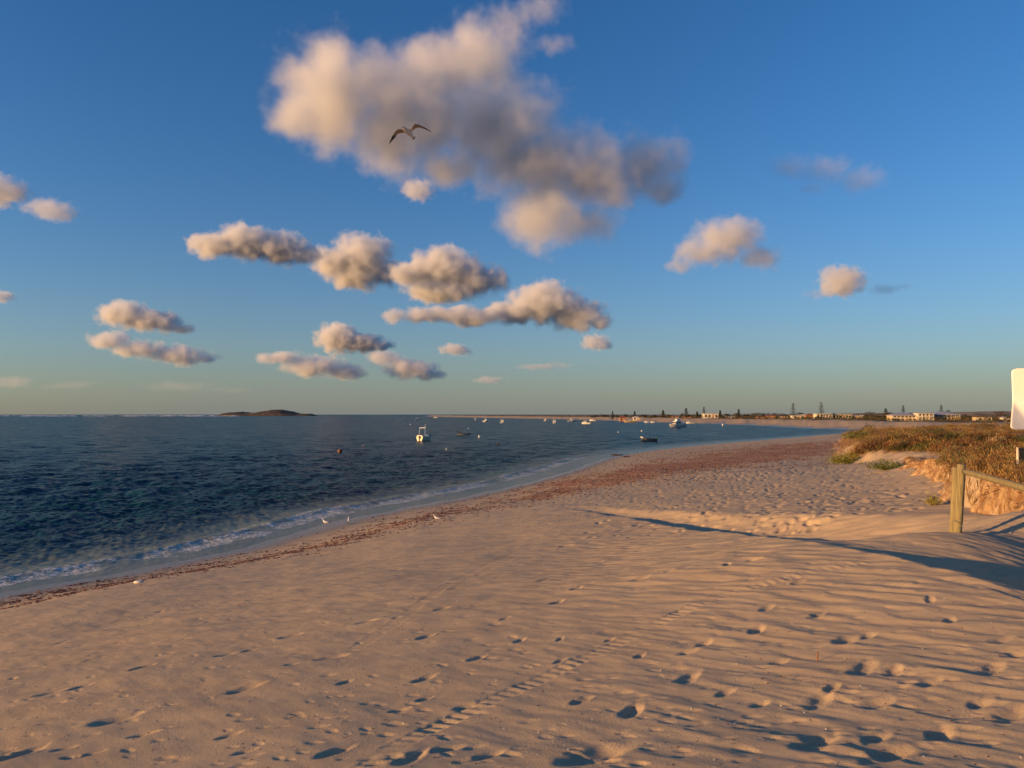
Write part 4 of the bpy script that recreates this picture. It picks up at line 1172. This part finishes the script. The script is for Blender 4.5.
# ------------------------------------------------------------------ island and reef surf
Yi = 3000.0; x0, x1 = (216 - CX) / F * Yi, (316 - CX) / F * Yi
nx, ny = 160, 40; V = []
prof = [(216, 0), (219, 1.0), (224, 3.2), (230, 4.0), (240, 3.9), (246, 3.0), (254, 3.4), (262, 4.9), (270, 6.0), (277, 6.2), (284, 5.4), (292, 3.8), (299, 2.2), (304, 2.3), (309, 2.3), (313, 1.2), (316, 0)]
for j in range(ny + 1):
    for i in range(nx + 1):
        u = i / nx; v = j / ny; px = 216 + 100 * u
        hh = np.interp(px, [p[0] for p in prof], [p[1] for p in prof]) / F * Yi * 1.05
        e = math.sin(math.pi * v) ** .5; X_ = x0 + (x1 - x0) * u; Y_ = Yi + (v - .3) * 260 * (.4 + .6 * math.sin(math.pi * u))
        n_ = float(fbm(np.array([X_ / 45]), np.array([Y_ / 45]), 4, 3)[0])
        V.append((X_, Y_, hh * e * (1.0 + .10 * n_) - 1.2 + .9 * e * n_))
Q = [(j * (nx + 1) + i, j * (nx + 1) + i + 1, (j + 1) * (nx + 1) + i + 1, (j + 1) * (nx + 1) + i) for j in range(ny) for i in range(nx)]
s = N('island_scrub'); P = s.obj(); c = s.ramp(s.noise(.02, 6, .65, P), [(.35, (.035, .032, .022)), (.5, (.07, .05, .032)), (.64, (.15, .095, .06))])
m_isl = s.pbr(c, .95, bump=s.noise(.06, 5, .6, P), strength=1.0, dist=6)
o = mesh_np('island', V, Q, None, m_isl); tag(o, kind='structure')
# broken white water on the reef near the horizon
V, T = [], []
rr = random.Random(9)
for k in range(150):
    px = rr.uniform(-120, 235) if k < 110 else rr.uniform(-120, 60); Y_ = rr.uniform(2500, 3800); X_ = (px - CX) / F * Y_
    L = rr.uniform(15, 60); h = rr.uniform(.7, 2.0); w = rr.uniform(3, 8); n_ = 8; b0 = len(V)
    for i in range(n_ + 1):
        t = i / n_; e = math.sin(math.pi * t) ** .6 * rr.uniform(.6, 1.1)
        V += [(X_ + (t - .5) * L, Y_ - w * e, -.2), (X_ + (t - .5) * L, Y_, .1 + h * e), (X_ + (t - .5) * L, Y_ + w * e, -.2)]
    for i in range(n_):
        a = b0 + i * 3
        T += [(a, a + 3, a + 4), (a, a + 4, a + 1), (a + 1, a + 4, a + 5), (a + 1, a + 5, a + 2)]
o = mesh_np('surf', V, None, T, mat('white_foam', (.75, .75, .76), .8)); tag(o, 'white water breaking on the reef near the horizon', kind='stuff')

# ------------------------------------------------------------------ houses across the bay
m_wall = mat('cream_render', (.50, .40, .26), .8, .08, .4); m_wallw = mat('white_render', (.60, .54, .43), .8, .06, .4); m_brick = mat('orange_brick', (.42, .20, .10), .9, .15, .6)
m_roofg = mat('grey_sheet_roof', (.34, .33, .34), .5, .1, .5); m_roofr = mat('red_tile_roof', (.24, .075, .045), .8, .15, .6); m_roofb = mat('brown_tile_roof', (.13, .07, .05), .8, .15, .6); m_roofw = mat('pale_sheet_roof', (.42, .39, .35), .5, .08, .5)
m_fr = mat('window_frame', (.6, .58, .55), .5)
G_H = 'houses along the far shore'
def house(px0, px1, ytop, dist, wall, roof, kind, label, storeys=1, nwin=4, zbase=None, door=True, verandah=False):
    W = (px1 - px0) / F * dist; xc = ((px0 + px1) / 2 - CX) / F * dist
    zb = (gz(xc, dist) if zbase is None else zbase) - .1
    top = CAMZ + (HZ - ytop) / F * dist; Ht = top - zb; D = min(12.0, W * .8)
    face = math.atan2(xc, dist) * .6
    r = empty('house', (xc, dist + D / 2, zb), -face * .5); tag(r, label, 'house', G_H)
    rh = {'flat': .35, 'hip': min(2.2, Ht * .34), 'gable': min(2.0, Ht * .34), 'skillion': min(1.3, Ht * .3)}[kind]; hw = Ht - rh
    m = MB(); m.box((0, 0, hw / 2 - .3), (W * .94, D * .94, hw + .6)); m.build('wall', wall, r)
    m = MB(); e = .5
    if kind == 'flat': m.box((0, 0, hw + rh / 2), (W, D + .5, rh))
    elif kind == 'hip':
        a, b = W / 2 + .1, D / 2 + e; rx = max(.3, a - b * .9)
        v = [m.bm.verts.new(p) for p in [(-a, -b, hw - .05), (a, -b, hw - .05), (a, b, hw - .05), (-a, b, hw - .05), (-a, -b, hw + .12), (a, -b, hw + .12), (a, b, hw + .12), (-a, b, hw + .12), (-rx, 0, hw + rh), (rx, 0, hw + rh)]]
        for f in [(3, 2, 1, 0), (0, 1, 5, 4), (1, 2, 6, 5), (2, 3, 7, 6), (3, 0, 4, 7), (4, 5, 9, 8), (6, 7, 8, 9), (5, 6, 9), (7, 4, 8)]: m.bm.faces.new([v[i] for i in f])
    elif kind == 'gable':
        m.prism([(-W / 2 - .2, hw - .05), (W / 2 + .2, hw - .05), (W / 2 + .2, hw + .1), (0, hw + rh), (-W / 2 - .2, hw + .1)], D + 1.0)
    else: m.prism([(-W / 2 - .4, hw - .05), (W / 2 + .4, hw - .05), (W / 2 + .4, hw + rh), (-W / 2 - .4, hw + .15)], D + 1.0)
    m.build('roof', roof, r)
    fl = hw / storeys
    for st in range(storeys):
        for k in range(nwin):
            x = (k + .5) / nwin * W * .9 - W * .45
            isd = door and st == 0 and k == nwin // 2
            ww, wh = (min(1.5, W / nwin * .55), fl * .45) if not isd else (1.0, fl * .72)
            zc = st * fl + (fl * .55 if not isd else fl * .38)
            m = MB(); m.box((x, -D * .47 - .02, zc), (ww + .16, .08, wh + .16)); f = m.build('door' if isd else 'window', m_fr, r)
            m = MB(); m.box((x, -D * .47 - .07, zc), (ww, .05, wh)); m.build('panel' if isd else 'pane', m_brick if isd else m_glass, f)
    if verandah:
        for st in range(storeys):
            z0_ = st * fl
            m = MB(); m.box((0, -D * .47 - 1.1, z0_ + .1), (W * .96, 2.0, .18)); m.box((0, -D * .47 - 2.05, z0_ + 1.0), (W * .96, .08, .1))
            for k in range(nwin * 3 + 1): m.box((-W * .47 + k * W * .94 / (nwin * 3), -D * .47 - 2.05, z0_ + .55), (.08, .05, .85))
            m.build('balcony', wall, r)
        for k in range(nwin + 1):
            m = MB(); m.box((-W * .47 + k * W * .94 / nwin, -D * .47 - 2.02, hw / 2), (.3, .3, hw - .02)); m.build('column', wall, r)
        m = MB(); m.box((0, -D * .47 - 1.0, hw - .12), (W, 2.4, .2)); m.build('verandah_roof', roof, r)
    return r
house(704, 719, 413.4, 600, m_wallw, m_roofw, 'flat', 'white flat roofed house left of the round bushes, middle of the far shore', 1, 4)
house(757, 765.5, 415.6, 600, m_brick, m_roofb, 'hip', 'small orange brick house with a brown hip roof under the long bushy trees', 1, 2)
house(767.5, 776.5, 414.6, 600, m_brick, m_roofr, 'hip', 'red roofed brick house left of the lone pine', 1, 3)
house(777.5, 788, 415.0, 600, m_wall, m_roofb, 'hip', 'cream house with a brown roof directly below and left of the lone pine', 1, 3)
house(793, 805, 414.3, 580, m_wallw, m_roofw, 'skillion', 'bright white house with one sloping roof just right of the lone pine', 1, 3)
house(806, 816, 413.5, 620, m_brick, m_roofr, 'hip', 'red tiled house between the sloping roofed white house and the long flat one', 1, 3)
house(817, 832, 413.6, 590, m_wallw, m_roofw, 'flat', 'long white flat roofed house with a dark open front below the tallest pine', 1, 5, verandah=True)
house(833, 853, 414.2, 590, m_wall, m_roofw, 'flat', 'cream flat roofed house with dark windows right of the long white one', 1, 6)
house(854, 862.5, 414.9, 590, m_wall, m_roofw, 'skillion', 'small cream house left of the first dark tree clump', 1, 3)
house(893.5, 917.5, 412.6, 505, m_wall, m_roofg, 'hip', 'broad house with a grey hip roof, leftmost of the three large ones at the right', 2, 6)
house(918.5, 933, 412.9, 500, m_wallw, m_roofw, 'flat', 'white two storey house with pillared balconies, middle of the three large ones', 2, 4, verandah=True)
house(935, 959.5, 411.8, 505, m_wall, m_roofg, 'hip', 'large golden house with a grey hip roof, rightmost of the three large ones', 2, 6, verandah=True)
house(978, 992.5, 416.6, 470, m_wall, m_roofb, 'flat', 'low cream building with a dark flat roof left of the brown tree at the right', 1, 3)
house(1003, 1012, 416.0, 520, m_wallw, m_roofw, 'gable', 'pale gabled shed right of the brown tree beside the white panel', 1, 2)
for i_, (a, b, t, c_, rf, lb) in enumerate([(619.5, 626, 416.0, m_brick, m_roofr, 'tiny red roofed house furthest left along the far shore'), (633, 639.5, 415.9, m_wallw, m_roofw, 'tiny white house second from the left along the far shore'), (672, 678.5, 415.9, m_brick, m_roofr, 'small brick house straight behind the large cabin cruiser'),
      (684.5, 692, 416.0, m_brick, m_roofr, 'small red house right of the wide pine behind the cabin cruiser'), (727, 735, 415.9, m_wallw, m_roofw, 'small white house half behind bushes right of the flat roofed white house'), (740, 748, 416.2, m_brick, m_roofb, 'small brown roofed house below the short pine in the middle of the far shore')]):
    house(a, b, t, 640, c_, rf, 'hip', lb, 1, 2)

# ------------------------------------------------------------------ trees across the bay
m_trunk = mat('grey_bark', (.11, .08, .06), .9)
def tree(px, ytop, wpx, dist, col, label, n=420, hfrac=.62, group='trees along the far shore', zb=None, ybot=None):
    x = (px - CX) / F * dist; z = gz(x, dist) if zb is None else zb
    top = CAMZ + (HZ - ytop) / F * dist - z; W = wpx / F * dist
    r = empty('tree', (x, dist, z - .1)); tag(r, label, 'tree', group)
    m = MB(); m.rod((0, 0, -.3), (.1, 0, top * .45), .16 + W * .015, .1 + W * .01, 8)
    for k in range(6):
        a = k * 1.05; m.rod((.1, 0, top * .35), (math.cos(a) * W * .28, math.sin(a) * W * .28, top * .75), .09, .03, 6)
    m.build('trunk', m_trunk, r)
    nb = 11; rb = np.random.default_rng(int(px * 7)); C = []
    for k in range(nb):
        a = rb.random() * 6.28; q_ = rb.random() ** .5 * .36; cz = top * rb.uniform(1 - hfrac + .12, .84) - q_ * top * .25
        c = np.array([math.cos(a) * q_ * W, math.sin(a) * q_ * W, cz]); rr_ = np.array([W * .2, W * .2, top * .17]) * rb.uniform(.7, 1.15)
        u = rb.normal(size=(n // nb, 3)); u /= np.linalg.norm(u, axis=1)[:, None]; C.append(c + u * rr_ * rb.random((n // nb, 1)) ** .35)
    C = np.concatenate(C); C[:, 2] = C[:, 2].clip(.3, top * 1.0)
    v, qd = leaves(C, rb.uniform(.5, 1.2, len(C)) * (.35 + W * .045), up=.2)
    V4 = v.reshape(-1, 4, 3); mid = (V4[:, 1] + V4[:, 3]) / 2
    for q_ in (1, 3): V4[:, q_] = mid + (V4[:, q_] - mid) * 2.0
    o = mesh_np('crown', V4.reshape(-1, 3), qd, None, m_leaf, smooth=False, parent=r)
    attr_col(o, 'tint', np.repeat((np.array([col]) * (1 + .35 * rb.normal(size=(len(C), 1)))).clip(.008, .5), 4, axis=0))
    return r
def pine(px, ytop, dist, label, wpx=5.5, yb=None):
    x = (px - CX) / F * dist; z = gz(x, dist); top = CAMZ + (HZ - ytop) / F * dist - z; W = wpx / F * dist / 2 * 1.2
    r = empty('pine_tree', (x, dist, z - .1)); tag(r, label, 'pine tree', 'pines along the far shore')
    m = MB(); m.rod((0, 0, -.3), (0, 0, top), .22, .04, 8); m.build('trunk', m_trunk, r)
    rb = np.random.default_rng(int(px * 3)); V, Q, nv = [], [], 0; C = []
    nt = 11
    for t in range(nt):
        h = top * (.16 + .80 * t / (nt - 1)); R_ = W * (1.05 - t / nt) * rb.uniform(.8, 1.1) + .15
        for k in range(8):
            a = k * .785 + t * .4 + rb.uniform(-.15, .15)
            if rb.random() < .08: continue
            for q_ in np.linspace(.15, 1, 7):
                for _ in range(3): C.append((math.cos(a) * R_ * q_ + rb.normal() * .12, math.sin(a) * R_ * q_ + rb.normal() * .12, h + R_ * q_ * .16 + rb.normal() * .07))
    C = np.array(C); v, qd = leaves(C, rb.uniform(.35, .75, len(C)), up=.3)
    V4 = v.reshape(-1, 4, 3); mid = (V4[:, 1] + V4[:, 3]) / 2
    for q_ in (1, 3): V4[:, q_] = mid + (V4[:, q_] - mid) * 1.7
    o = mesh_np('crown', V4.reshape(-1, 3), qd, None, m_leaf, smooth=False, parent=r)
    attr_col(o, 'tint', np.repeat((np.array([(.045, .05, .03)]) * (1 + .3 * rb.normal(size=(len(C), 1)))).clip(.008, .5), 4, axis=0))
pine(793, 403.3, 600, 'tall pine standing alone, second tallest on the far shore', 6)
pine(821, 402.3, 610, 'tallest pine on the far shore, above the long white flat roofed house', 6.5)
pine(686, 408.3, 600, 'wide dark pine right of the cabin cruiser', 5.5)
pine(663, 410.3, 640, 'narrow pine left of the cabin cruiser', 4)
pine(703.8, 406.8, 680, 'thin faint pine at the left end of the flat roofed white house', 3)
pine(738.5, 409.5, 600, 'short pine rising above bushes in the middle of the far shore', 4)
pine(720, 410.5, 640, 'slim short pine just right of the flat roofed white house', 3)
pine(634.5, 411.2, 680, 'distant slim pine above the second house from the left', 3)
pine(612.5, 411.3, 720, 'distant slim pine furthest left along the far shore', 3)
pine(697, 411.6, 640, 'small pine between the wide dark pine and the flat roofed white house', 3)
pine(903, 405.6, 560, 'pine behind the left end of the leftmost large house', 4.5)
pine(941, 404.8, 600, 'faint pine behind the rightmost large house', 5)
pine(885.5, 408.6, 540, 'short broad pine above the second dark tree clump', 7)
DK, BR, OL = (.035, .035, .02), (.075, .045, .025), (.07, .06, .03)
TR = [(870.5, 410.8, 15, 540, DK, 'round dark tree clump right of the small cream house'), (888, 411.6, 16, 520, BR, 'broad brownish tree left of the leftmost large house'), (878, 415.5, 8, 500, DK, 'low dark tree between the two dark clumps'),
 (940.5, 409.6, 8, 560, DK, 'dark tree behind the rightmost large house, left half'), (948, 409.2, 9, 570, DK, 'dark tree behind the rightmost large house, right half'), (966, 413.2, 11, 490, DK, 'dark tree just right of the rightmost large house'), (974, 414.2, 9, 500, OL, 'smaller olive tree left of the low cream building'),
 (998, 410.3, 15, 450, BR, 'large brown tree at the right next to the low cream building'), (1007, 413.4, 10, 440, DK, 'dark tree between the large brown tree and the white panel'), (909, 411.6, 7, 540, DK, 'dark tree behind the leftmost large house'),
 (727, 413.2, 9, 620, DK, 'dark bushy tree right of the flat roofed white house'), (736, 412.6, 9, 630, BR, 'brown bushy tree below the short pine'), (746, 413.0, 9, 630, DK, 'dark bushy tree right of the short pine'), (756, 412.2, 14, 640, OL, 'broad olive tree, left one of the long bushy row'), (766, 412.4, 13, 640, DK, 'broad dark tree in the long bushy row above the small brick house'),
 (775, 412.0, 9, 640, BR, 'brown tree above the red roofed brick house'), (784, 412.2, 10, 640, DK, 'dark tree left of the lone tall pine'), (800, 411.9, 12, 640, DK, 'dark tree behind the white house with the sloping roof'), (812, 413.4, 8, 650, OL, 'olive tree left of the tallest pine'), (836, 412.6, 9, 640, DK, 'dark tree behind the gap of the two long flat roofed houses'),
 (682, 412.6, 6.5, 620, BR, 'reddish round tree directly above the cabin cruiser'), (691, 413.8, 9, 620, OL, 'olive tree right of the wide dark pine'), (700, 414.0, 8, 630, DK, 'dark tree at the left end of the flat roofed white house'), (655, 414.6, 11, 660, DK, 'low dark tree left of the narrow pine'), (668, 414.3, 8, 650, OL, 'low olive tree right of the narrow pine'), (645, 414.2, 12, 700, DK, 'low broad dark tree above the two tiny white boats'),
 (625, 413.6, 8, 720, DK, 'dark tree behind the furthest left house'), (616, 414.0, 9, 740, DK, 'dark tree by the distant slim pine furthest left'), (604, 414.2, 14, 800, DK, 'dark low mound of trees, right half, furthest left on the far shore'), (595, 414.2, 14, 800, DK, 'dark low mound of trees, left half, furthest left on the far shore'), (845, 413.2, 8, 650, OL, 'olive tree behind the cream flat roofed house')]
for t_ in TR: tree(*t_)
# low coastal scrub belt between beach and houses
xs, ys_ = [], []
rb = np.random.default_rng(5)
n = 60000
y = rb.uniform(230, 2000, n * 2); x = rb.uniform(-.2, .80, n * 2) * y
sd = shore_s(x, y); nz_ = fbm(x / 40, y / 40, 3, 3)
wt = (np.exp(-((sd - 48) / 12) ** 2) + .55 * (sd > 60)) * np.interp(y, [700, 900], [1, .45])
ok = (sd > 30) & (rb.random(n * 2) < wt) & (nz_ + .3 > .1) & (dune_s(x, y) < 0) & ~((x > 105) & (y > 222) & (y < 400))
x, y = x[ok][:n], y[ok][:n]; z = base_z(x, y)[0]
for nm in (0,):
    C = np.stack([x, y, z - .1], -1); C = np.repeat(C, 4, 0) + rb.normal(size=(len(C) * 4, 3)) * (1.2, 1.2, .35); C[:, 2] += .4 + rb.random(len(C)) * 3.2 * sstep(0, .5, fbm(C[:, 0] / 14, C[:, 1] / 14, 2, 8)) * (C[:, 1] < 900)
    v, qd = leaves(C, rb.uniform(.5, 1.3, len(C)), up=.3)
    V4 = v.reshape(-1, 4, 3); mid = (V4[:, 1] + V4[:, 3]) / 2
    for q_ in (1, 3): V4[:, q_] = mid + (V4[:, q_] - mid) * 2
    o = mesh_np('coastal_scrub', V4.reshape(-1, 3), qd, None, m_leaf, smooth=False)
    col = PAL[rb.choice([1, 2, 3, 3, 5, 6], len(C))] * .8
    attr_col(o, 'tint', np.repeat((col * (1 + .3 * rb.normal(size=(len(C), 1)))).clip(.01, .5), 4, axis=0))
    tag(o, 'low dark scrub between the far beach and the houses', kind='stuff')
# stakes of an old track fence on the dune
st = None
for i_, (px, yb, yt, D_) in enumerate([(901, 431.0, 424.6, 150), (916, 431.2, 425, 150), (929.5, 431, 425.5, 155)]):
    p = at(px, yb, D_); zg = gz(p.x, p.y); h = at(px, yt, D_).z - zg
    m = MB(); log(m, (0, 0, -.2), (0, 0, h), .10, .09, n=8, seg=3); 
    o = m.build('stake', m_log, None, smooth=True); o.location = (p.x, p.y, zg)
    tag(o, 'thin dark stake on the back of the dune, ' + ['left of three', 'middle of three', 'right of three'][i_], 'post', 'stakes on the dune')
# ------------------------------------------------------------------ clouds: real volumes far away over the bay
BASE_ALT = 1000.0
def make_cloud(label, puffs, dens=1.0, soft=1.0, Y=None, seed=0, nk=1.0, alb=.98, grad=.16):
    """puffs: (px, py, rx, ry) as seen in the photograph; placed at the true cloud height"""
    cyp = sum(p[1] * p[2] for p in puffs) / sum(p[2] for p in puffs)
    cxp = sum(p[0] * p[2] for p in puffs) / sum(p[2] for p in puffs)
    if Y is None: Y = BASE_ALT * F / (HZ - cyp)
    C = at(cxp, cyp, Y)
    U = max(p[2] for p in puffs) / F * Y          # unit of length of the cloud
    r0 = random.Random(seed)
    bm = bmesh.new(); P = []
    for k, (px, py, rx, ry) in enumerate(puffs):
        c = at(px, py, Y + r0.uniform(-0.2, 0.2) * U * 0.6 + (px - cxp) / F * Y * grad) - C
        r = (rx / F * Y, (0.45 * rx + 0.55 * ry) / F * Y, ry / F * Y)
        P.append((c, r))
        vs = bmesh.ops.create_icosphere(bm, subdivisions=3, radius=1.0)['verts']
        for v in vs: v.co = Vector((c[i] + v.co[i] * r[i] * 1.22 for i in range(3)))
    me = bpy.data.meshes.new('cloud'); bm.to_mesh(me); bm.free()
    tmp = bpy.data.objects.new('cloud', me); scene.collection.objects.link(tmp)
    md = tmp.modifiers.new('r', 'REMESH'); md.mode = 'VOXEL'; md.voxel_size = min(min(p[1]) for p in P) * 0.22
    bpy.context.view_layer.update()
    dg = bpy.context.evaluated_depsgraph_get()
    me2 = bpy.data.meshes.new_from_object(tmp.evaluated_get(dg))
    tmp.modifiers.clear(); tmp.data = me2
    for p in me2.polygons: p.use_smooth = True
    tmp.location = C
    s = N('cloud_vapour'); tc = s.obj()
    # uneven outline: push the coordinate about with noise before measuring the puffs
    wn_ = s.n('TexNoise'); wn_.inputs['Scale'].default_value = 1.1 / U; wn_.inputs['Detail'].default_value = 3.0
    off = s.n('VectorMath', operation='ADD'); s.l(tc, off.inputs[0]); off.inputs[1].default_value = (seed * 1313.0, seed * 717.0, 0)
    s.l(off.outputs[0], wn_.inputs['Vector'])
    sub = s.n('VectorMath', operation='SUBTRACT'); s.l(wn_.outputs['Color'], sub.inputs[0]); sub.inputs[1].default_value = (0.5, 0.5, 0.5)
    sc = s.n('VectorMath', operation='SCALE'); s.l(sub.outputs[0], sc.inputs[0]); sc.inputs['Scale'].default_value = 0.55 * U * nk * min(1.0, 0.35 + 0.65 * min(min(p[1]) for p in P) / U * 2)
    ad = s.n('VectorMath', operation='ADD'); s.l(tc, ad.inputs[0]); s.l(sc.outputs[0], ad.inputs[1])
    acc = None
    for c, r in P:
        a = s.n('VectorMath', operation='SUBTRACT'); s.l(ad.outputs[0], a.inputs[0]); a.inputs[1].default_value = c
        m = s.n('VectorMath', operation='DIVIDE'); s.l(a.outputs[0], m.inputs[0]); m.inputs[1].default_value = r
        ln = s.n('VectorMath', operation='LENGTH'); s.l(m.outputs[0], ln.inputs[0])
        f = s.math('SUBTRACT', 1.0, ln.outputs['Value'])
        if acc is None: acc = f
        else:
            nd = s.n('Math', operation='SMOOTH_MAX'); s.l(acc, nd.inputs[0]); s.l(f, nd.inputs[1]); nd.inputs[2].default_value = 0.15
            acc = nd.outputs[0]
    nz = s.noise(3.4 / U, 7, 0.60, off.outputs[0])
    nz = s.math('MULTIPLY', s.math('SUBTRACT', nz, 0.5), 1.65)
    f = s.math('ADD', acc, nz)
    d = s.math('MULTIPLY', s.math('SUBTRACT', f, 0.03), 2.6 / soft, clamp=True)
    d = s.math('MULTIPLY', s.math('POWER', d, 1.4), dens * 7.0 / U)
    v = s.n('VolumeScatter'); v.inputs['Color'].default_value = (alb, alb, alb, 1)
    v.inputs['Anisotropy'].default_value = 0.15
    s.l(d, v.inputs['Density'])
    s.l(v.outputs[0], s.out.inputs['Volume'])
    s.m.cycles.volume_sampling = 'MULTIPLE_IMPORTANCE'
    try: s.m.cycles.volume_step_rate = 1.0
    except Exception: pass
    me2.materials.clear(); me2.materials.append(s.m)
    tmp['U'] = U
    del tmp['U']
    tag(tmp, label, 'cloud', 'fair weather clouds over the bay')
    return tmp

CL = [
 ("largest cloud high over the bay, cream lit left, grey lower right", [(330,95,58,62),(300,110,30,40),(325,60,26,28),(400,115,65,62),(440,75,60,40),(480,60,52,45),(500,125,78,55),(540,165,85,50),(590,175,80,48),(645,165,50,45),(665,190,30,22),(545,215,52,42),(590,225,46,26),(420,60,28,24),(375,85,45,40),(395,145,40,25),(450,165,45,25),(430,120,50,40)], 1.35, 2.9, {'alb': .965, 'grad': .36}),
 ("thin wisp of cloud rising from the top of the largest cloud", [(510,22,34,22),(540,10,34,18),(555,45,26,12)], 0.12, 2.0, {}),
 ("tiny round cloud just beneath the left half of the largest cloud", [(418,190,20,13),(410,186,9,8)], 0.30, 1.3, {}),
 ("long cloud at middle height tapering to the left, leftmost link of the chain", [(215,246,30,15),(245,243,34,20),(280,248,34,18),(305,255,22,10)], 1.0, 1.35, {}),
 ("upright puffy cloud in the middle of the chain below the largest cloud", [(335,262,28,17),(362,258,36,26),(355,275,30,18),(385,272,22,16)], 1.0, 1.35, {}),
 ("bright puffy cloud with a rounded top right of the upright middle cloud", [(415,275,28,18),(445,270,40,24),(470,280,36,20),(440,290,42,16),(495,284,16,14)], 1.05, 1.2, {'Y': 4400}),
 ("rounded cloud with a long flat tail, right end of the chain", [(545,302,42,24),(575,314,36,20),(515,312,36,14),(470,316,40,11),(430,315,32,9),(395,316,16,8),(600,322,16,10)], 1.05, 1.2, {}),
 ("small ragged cloud under the right end of the chain", [(595,342,16,10),(606,346,10,5)], 0.35, 1.2, {}),
 ("short thick cloud in the upper of two layers at the left", [(125,315,32,15),(155,322,34,13),(180,328,18,6)], 1.0, 1.5, {}),
 ("flat slanting cloud in the lower of two layers at the left", [(110,340,24,10),(140,350,34,10),(180,355,36,11),(208,358,16,7)], 0.9, 1.6, {}),
 ("small bright topped cloud low over the middle of the sea", [(338,338,26,16),(362,343,28,11),(382,346,14,6)], 1.2, 1.4, {}),
 ("long low cloud above and right of the island", [(280,357,26,8),(315,366,38,13),(345,372,28,10)], 0.9, 1.6, {}),
 ("flat low cloud right of the island and under the bright topped one", [(385,358,22,8),(410,368,34,12),(430,374,18,7)], 0.9, 1.6, {}),
 ("tiny oval cloud low in the middle of the sky", [(455,350,19,7)], 0.4, 1.2, {}),
 ("very thin cloud streak low over the far shore", [(540,367,30,4),(560,365,16,3)], 0.18, 1.4, {}),
 ("thin cloud shred between the tiny oval cloud and the far shore", [(490,380,20,4)], 0.18, 1.3, {}),
 ("grey pink cloud right of the largest cloud with a pale left foot", [(725,240,42,26),(740,232,28,18),(700,252,34,14),(680,266,18,9),(760,258,26,15)], 0.6, 1.9, {'alb': .90}),
 ("dark thin cloud high in the right of the sky", [(790,167,30,14),(825,170,36,16),(860,180,30,18),(812,188,18,8)], 0.22, 1.8, {'alb': .42}),  # low alb paints in the shade, here and on the two dark shreds
 ("small round cloud alone in the right of the sky", [(843,281,26,18),(835,287,18,10)], 0.5, 1.3, {}),
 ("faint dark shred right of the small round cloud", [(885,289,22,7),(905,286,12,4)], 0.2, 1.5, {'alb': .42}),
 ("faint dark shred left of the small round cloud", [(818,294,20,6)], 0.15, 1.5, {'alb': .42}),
 ("cloud cut by the left edge of the photo at middle height", [(-6,190,30,20),(12,193,20,13)], 0.45, 1.3, {}),
 ("small cloud just right of the one cut by the left edge", [(50,210,30,12),(65,214,18,8)], 0.3, 1.5, {}),
 ("small dark cloud at the left edge above the two layers", [(0,297,18,7)], 0.3, 1.2, {}),
 ("pale hazy cloud bank low over the left horizon", [(180,386,46,7),(230,390,30,5),(70,386,34,5)], 0.05, 1.5, {'alb': .8}),
 ("pale hazy shred low at the left edge above the sea", [(12,382,24,7)], 0.09, 1.4, {'alb': .8}),
]
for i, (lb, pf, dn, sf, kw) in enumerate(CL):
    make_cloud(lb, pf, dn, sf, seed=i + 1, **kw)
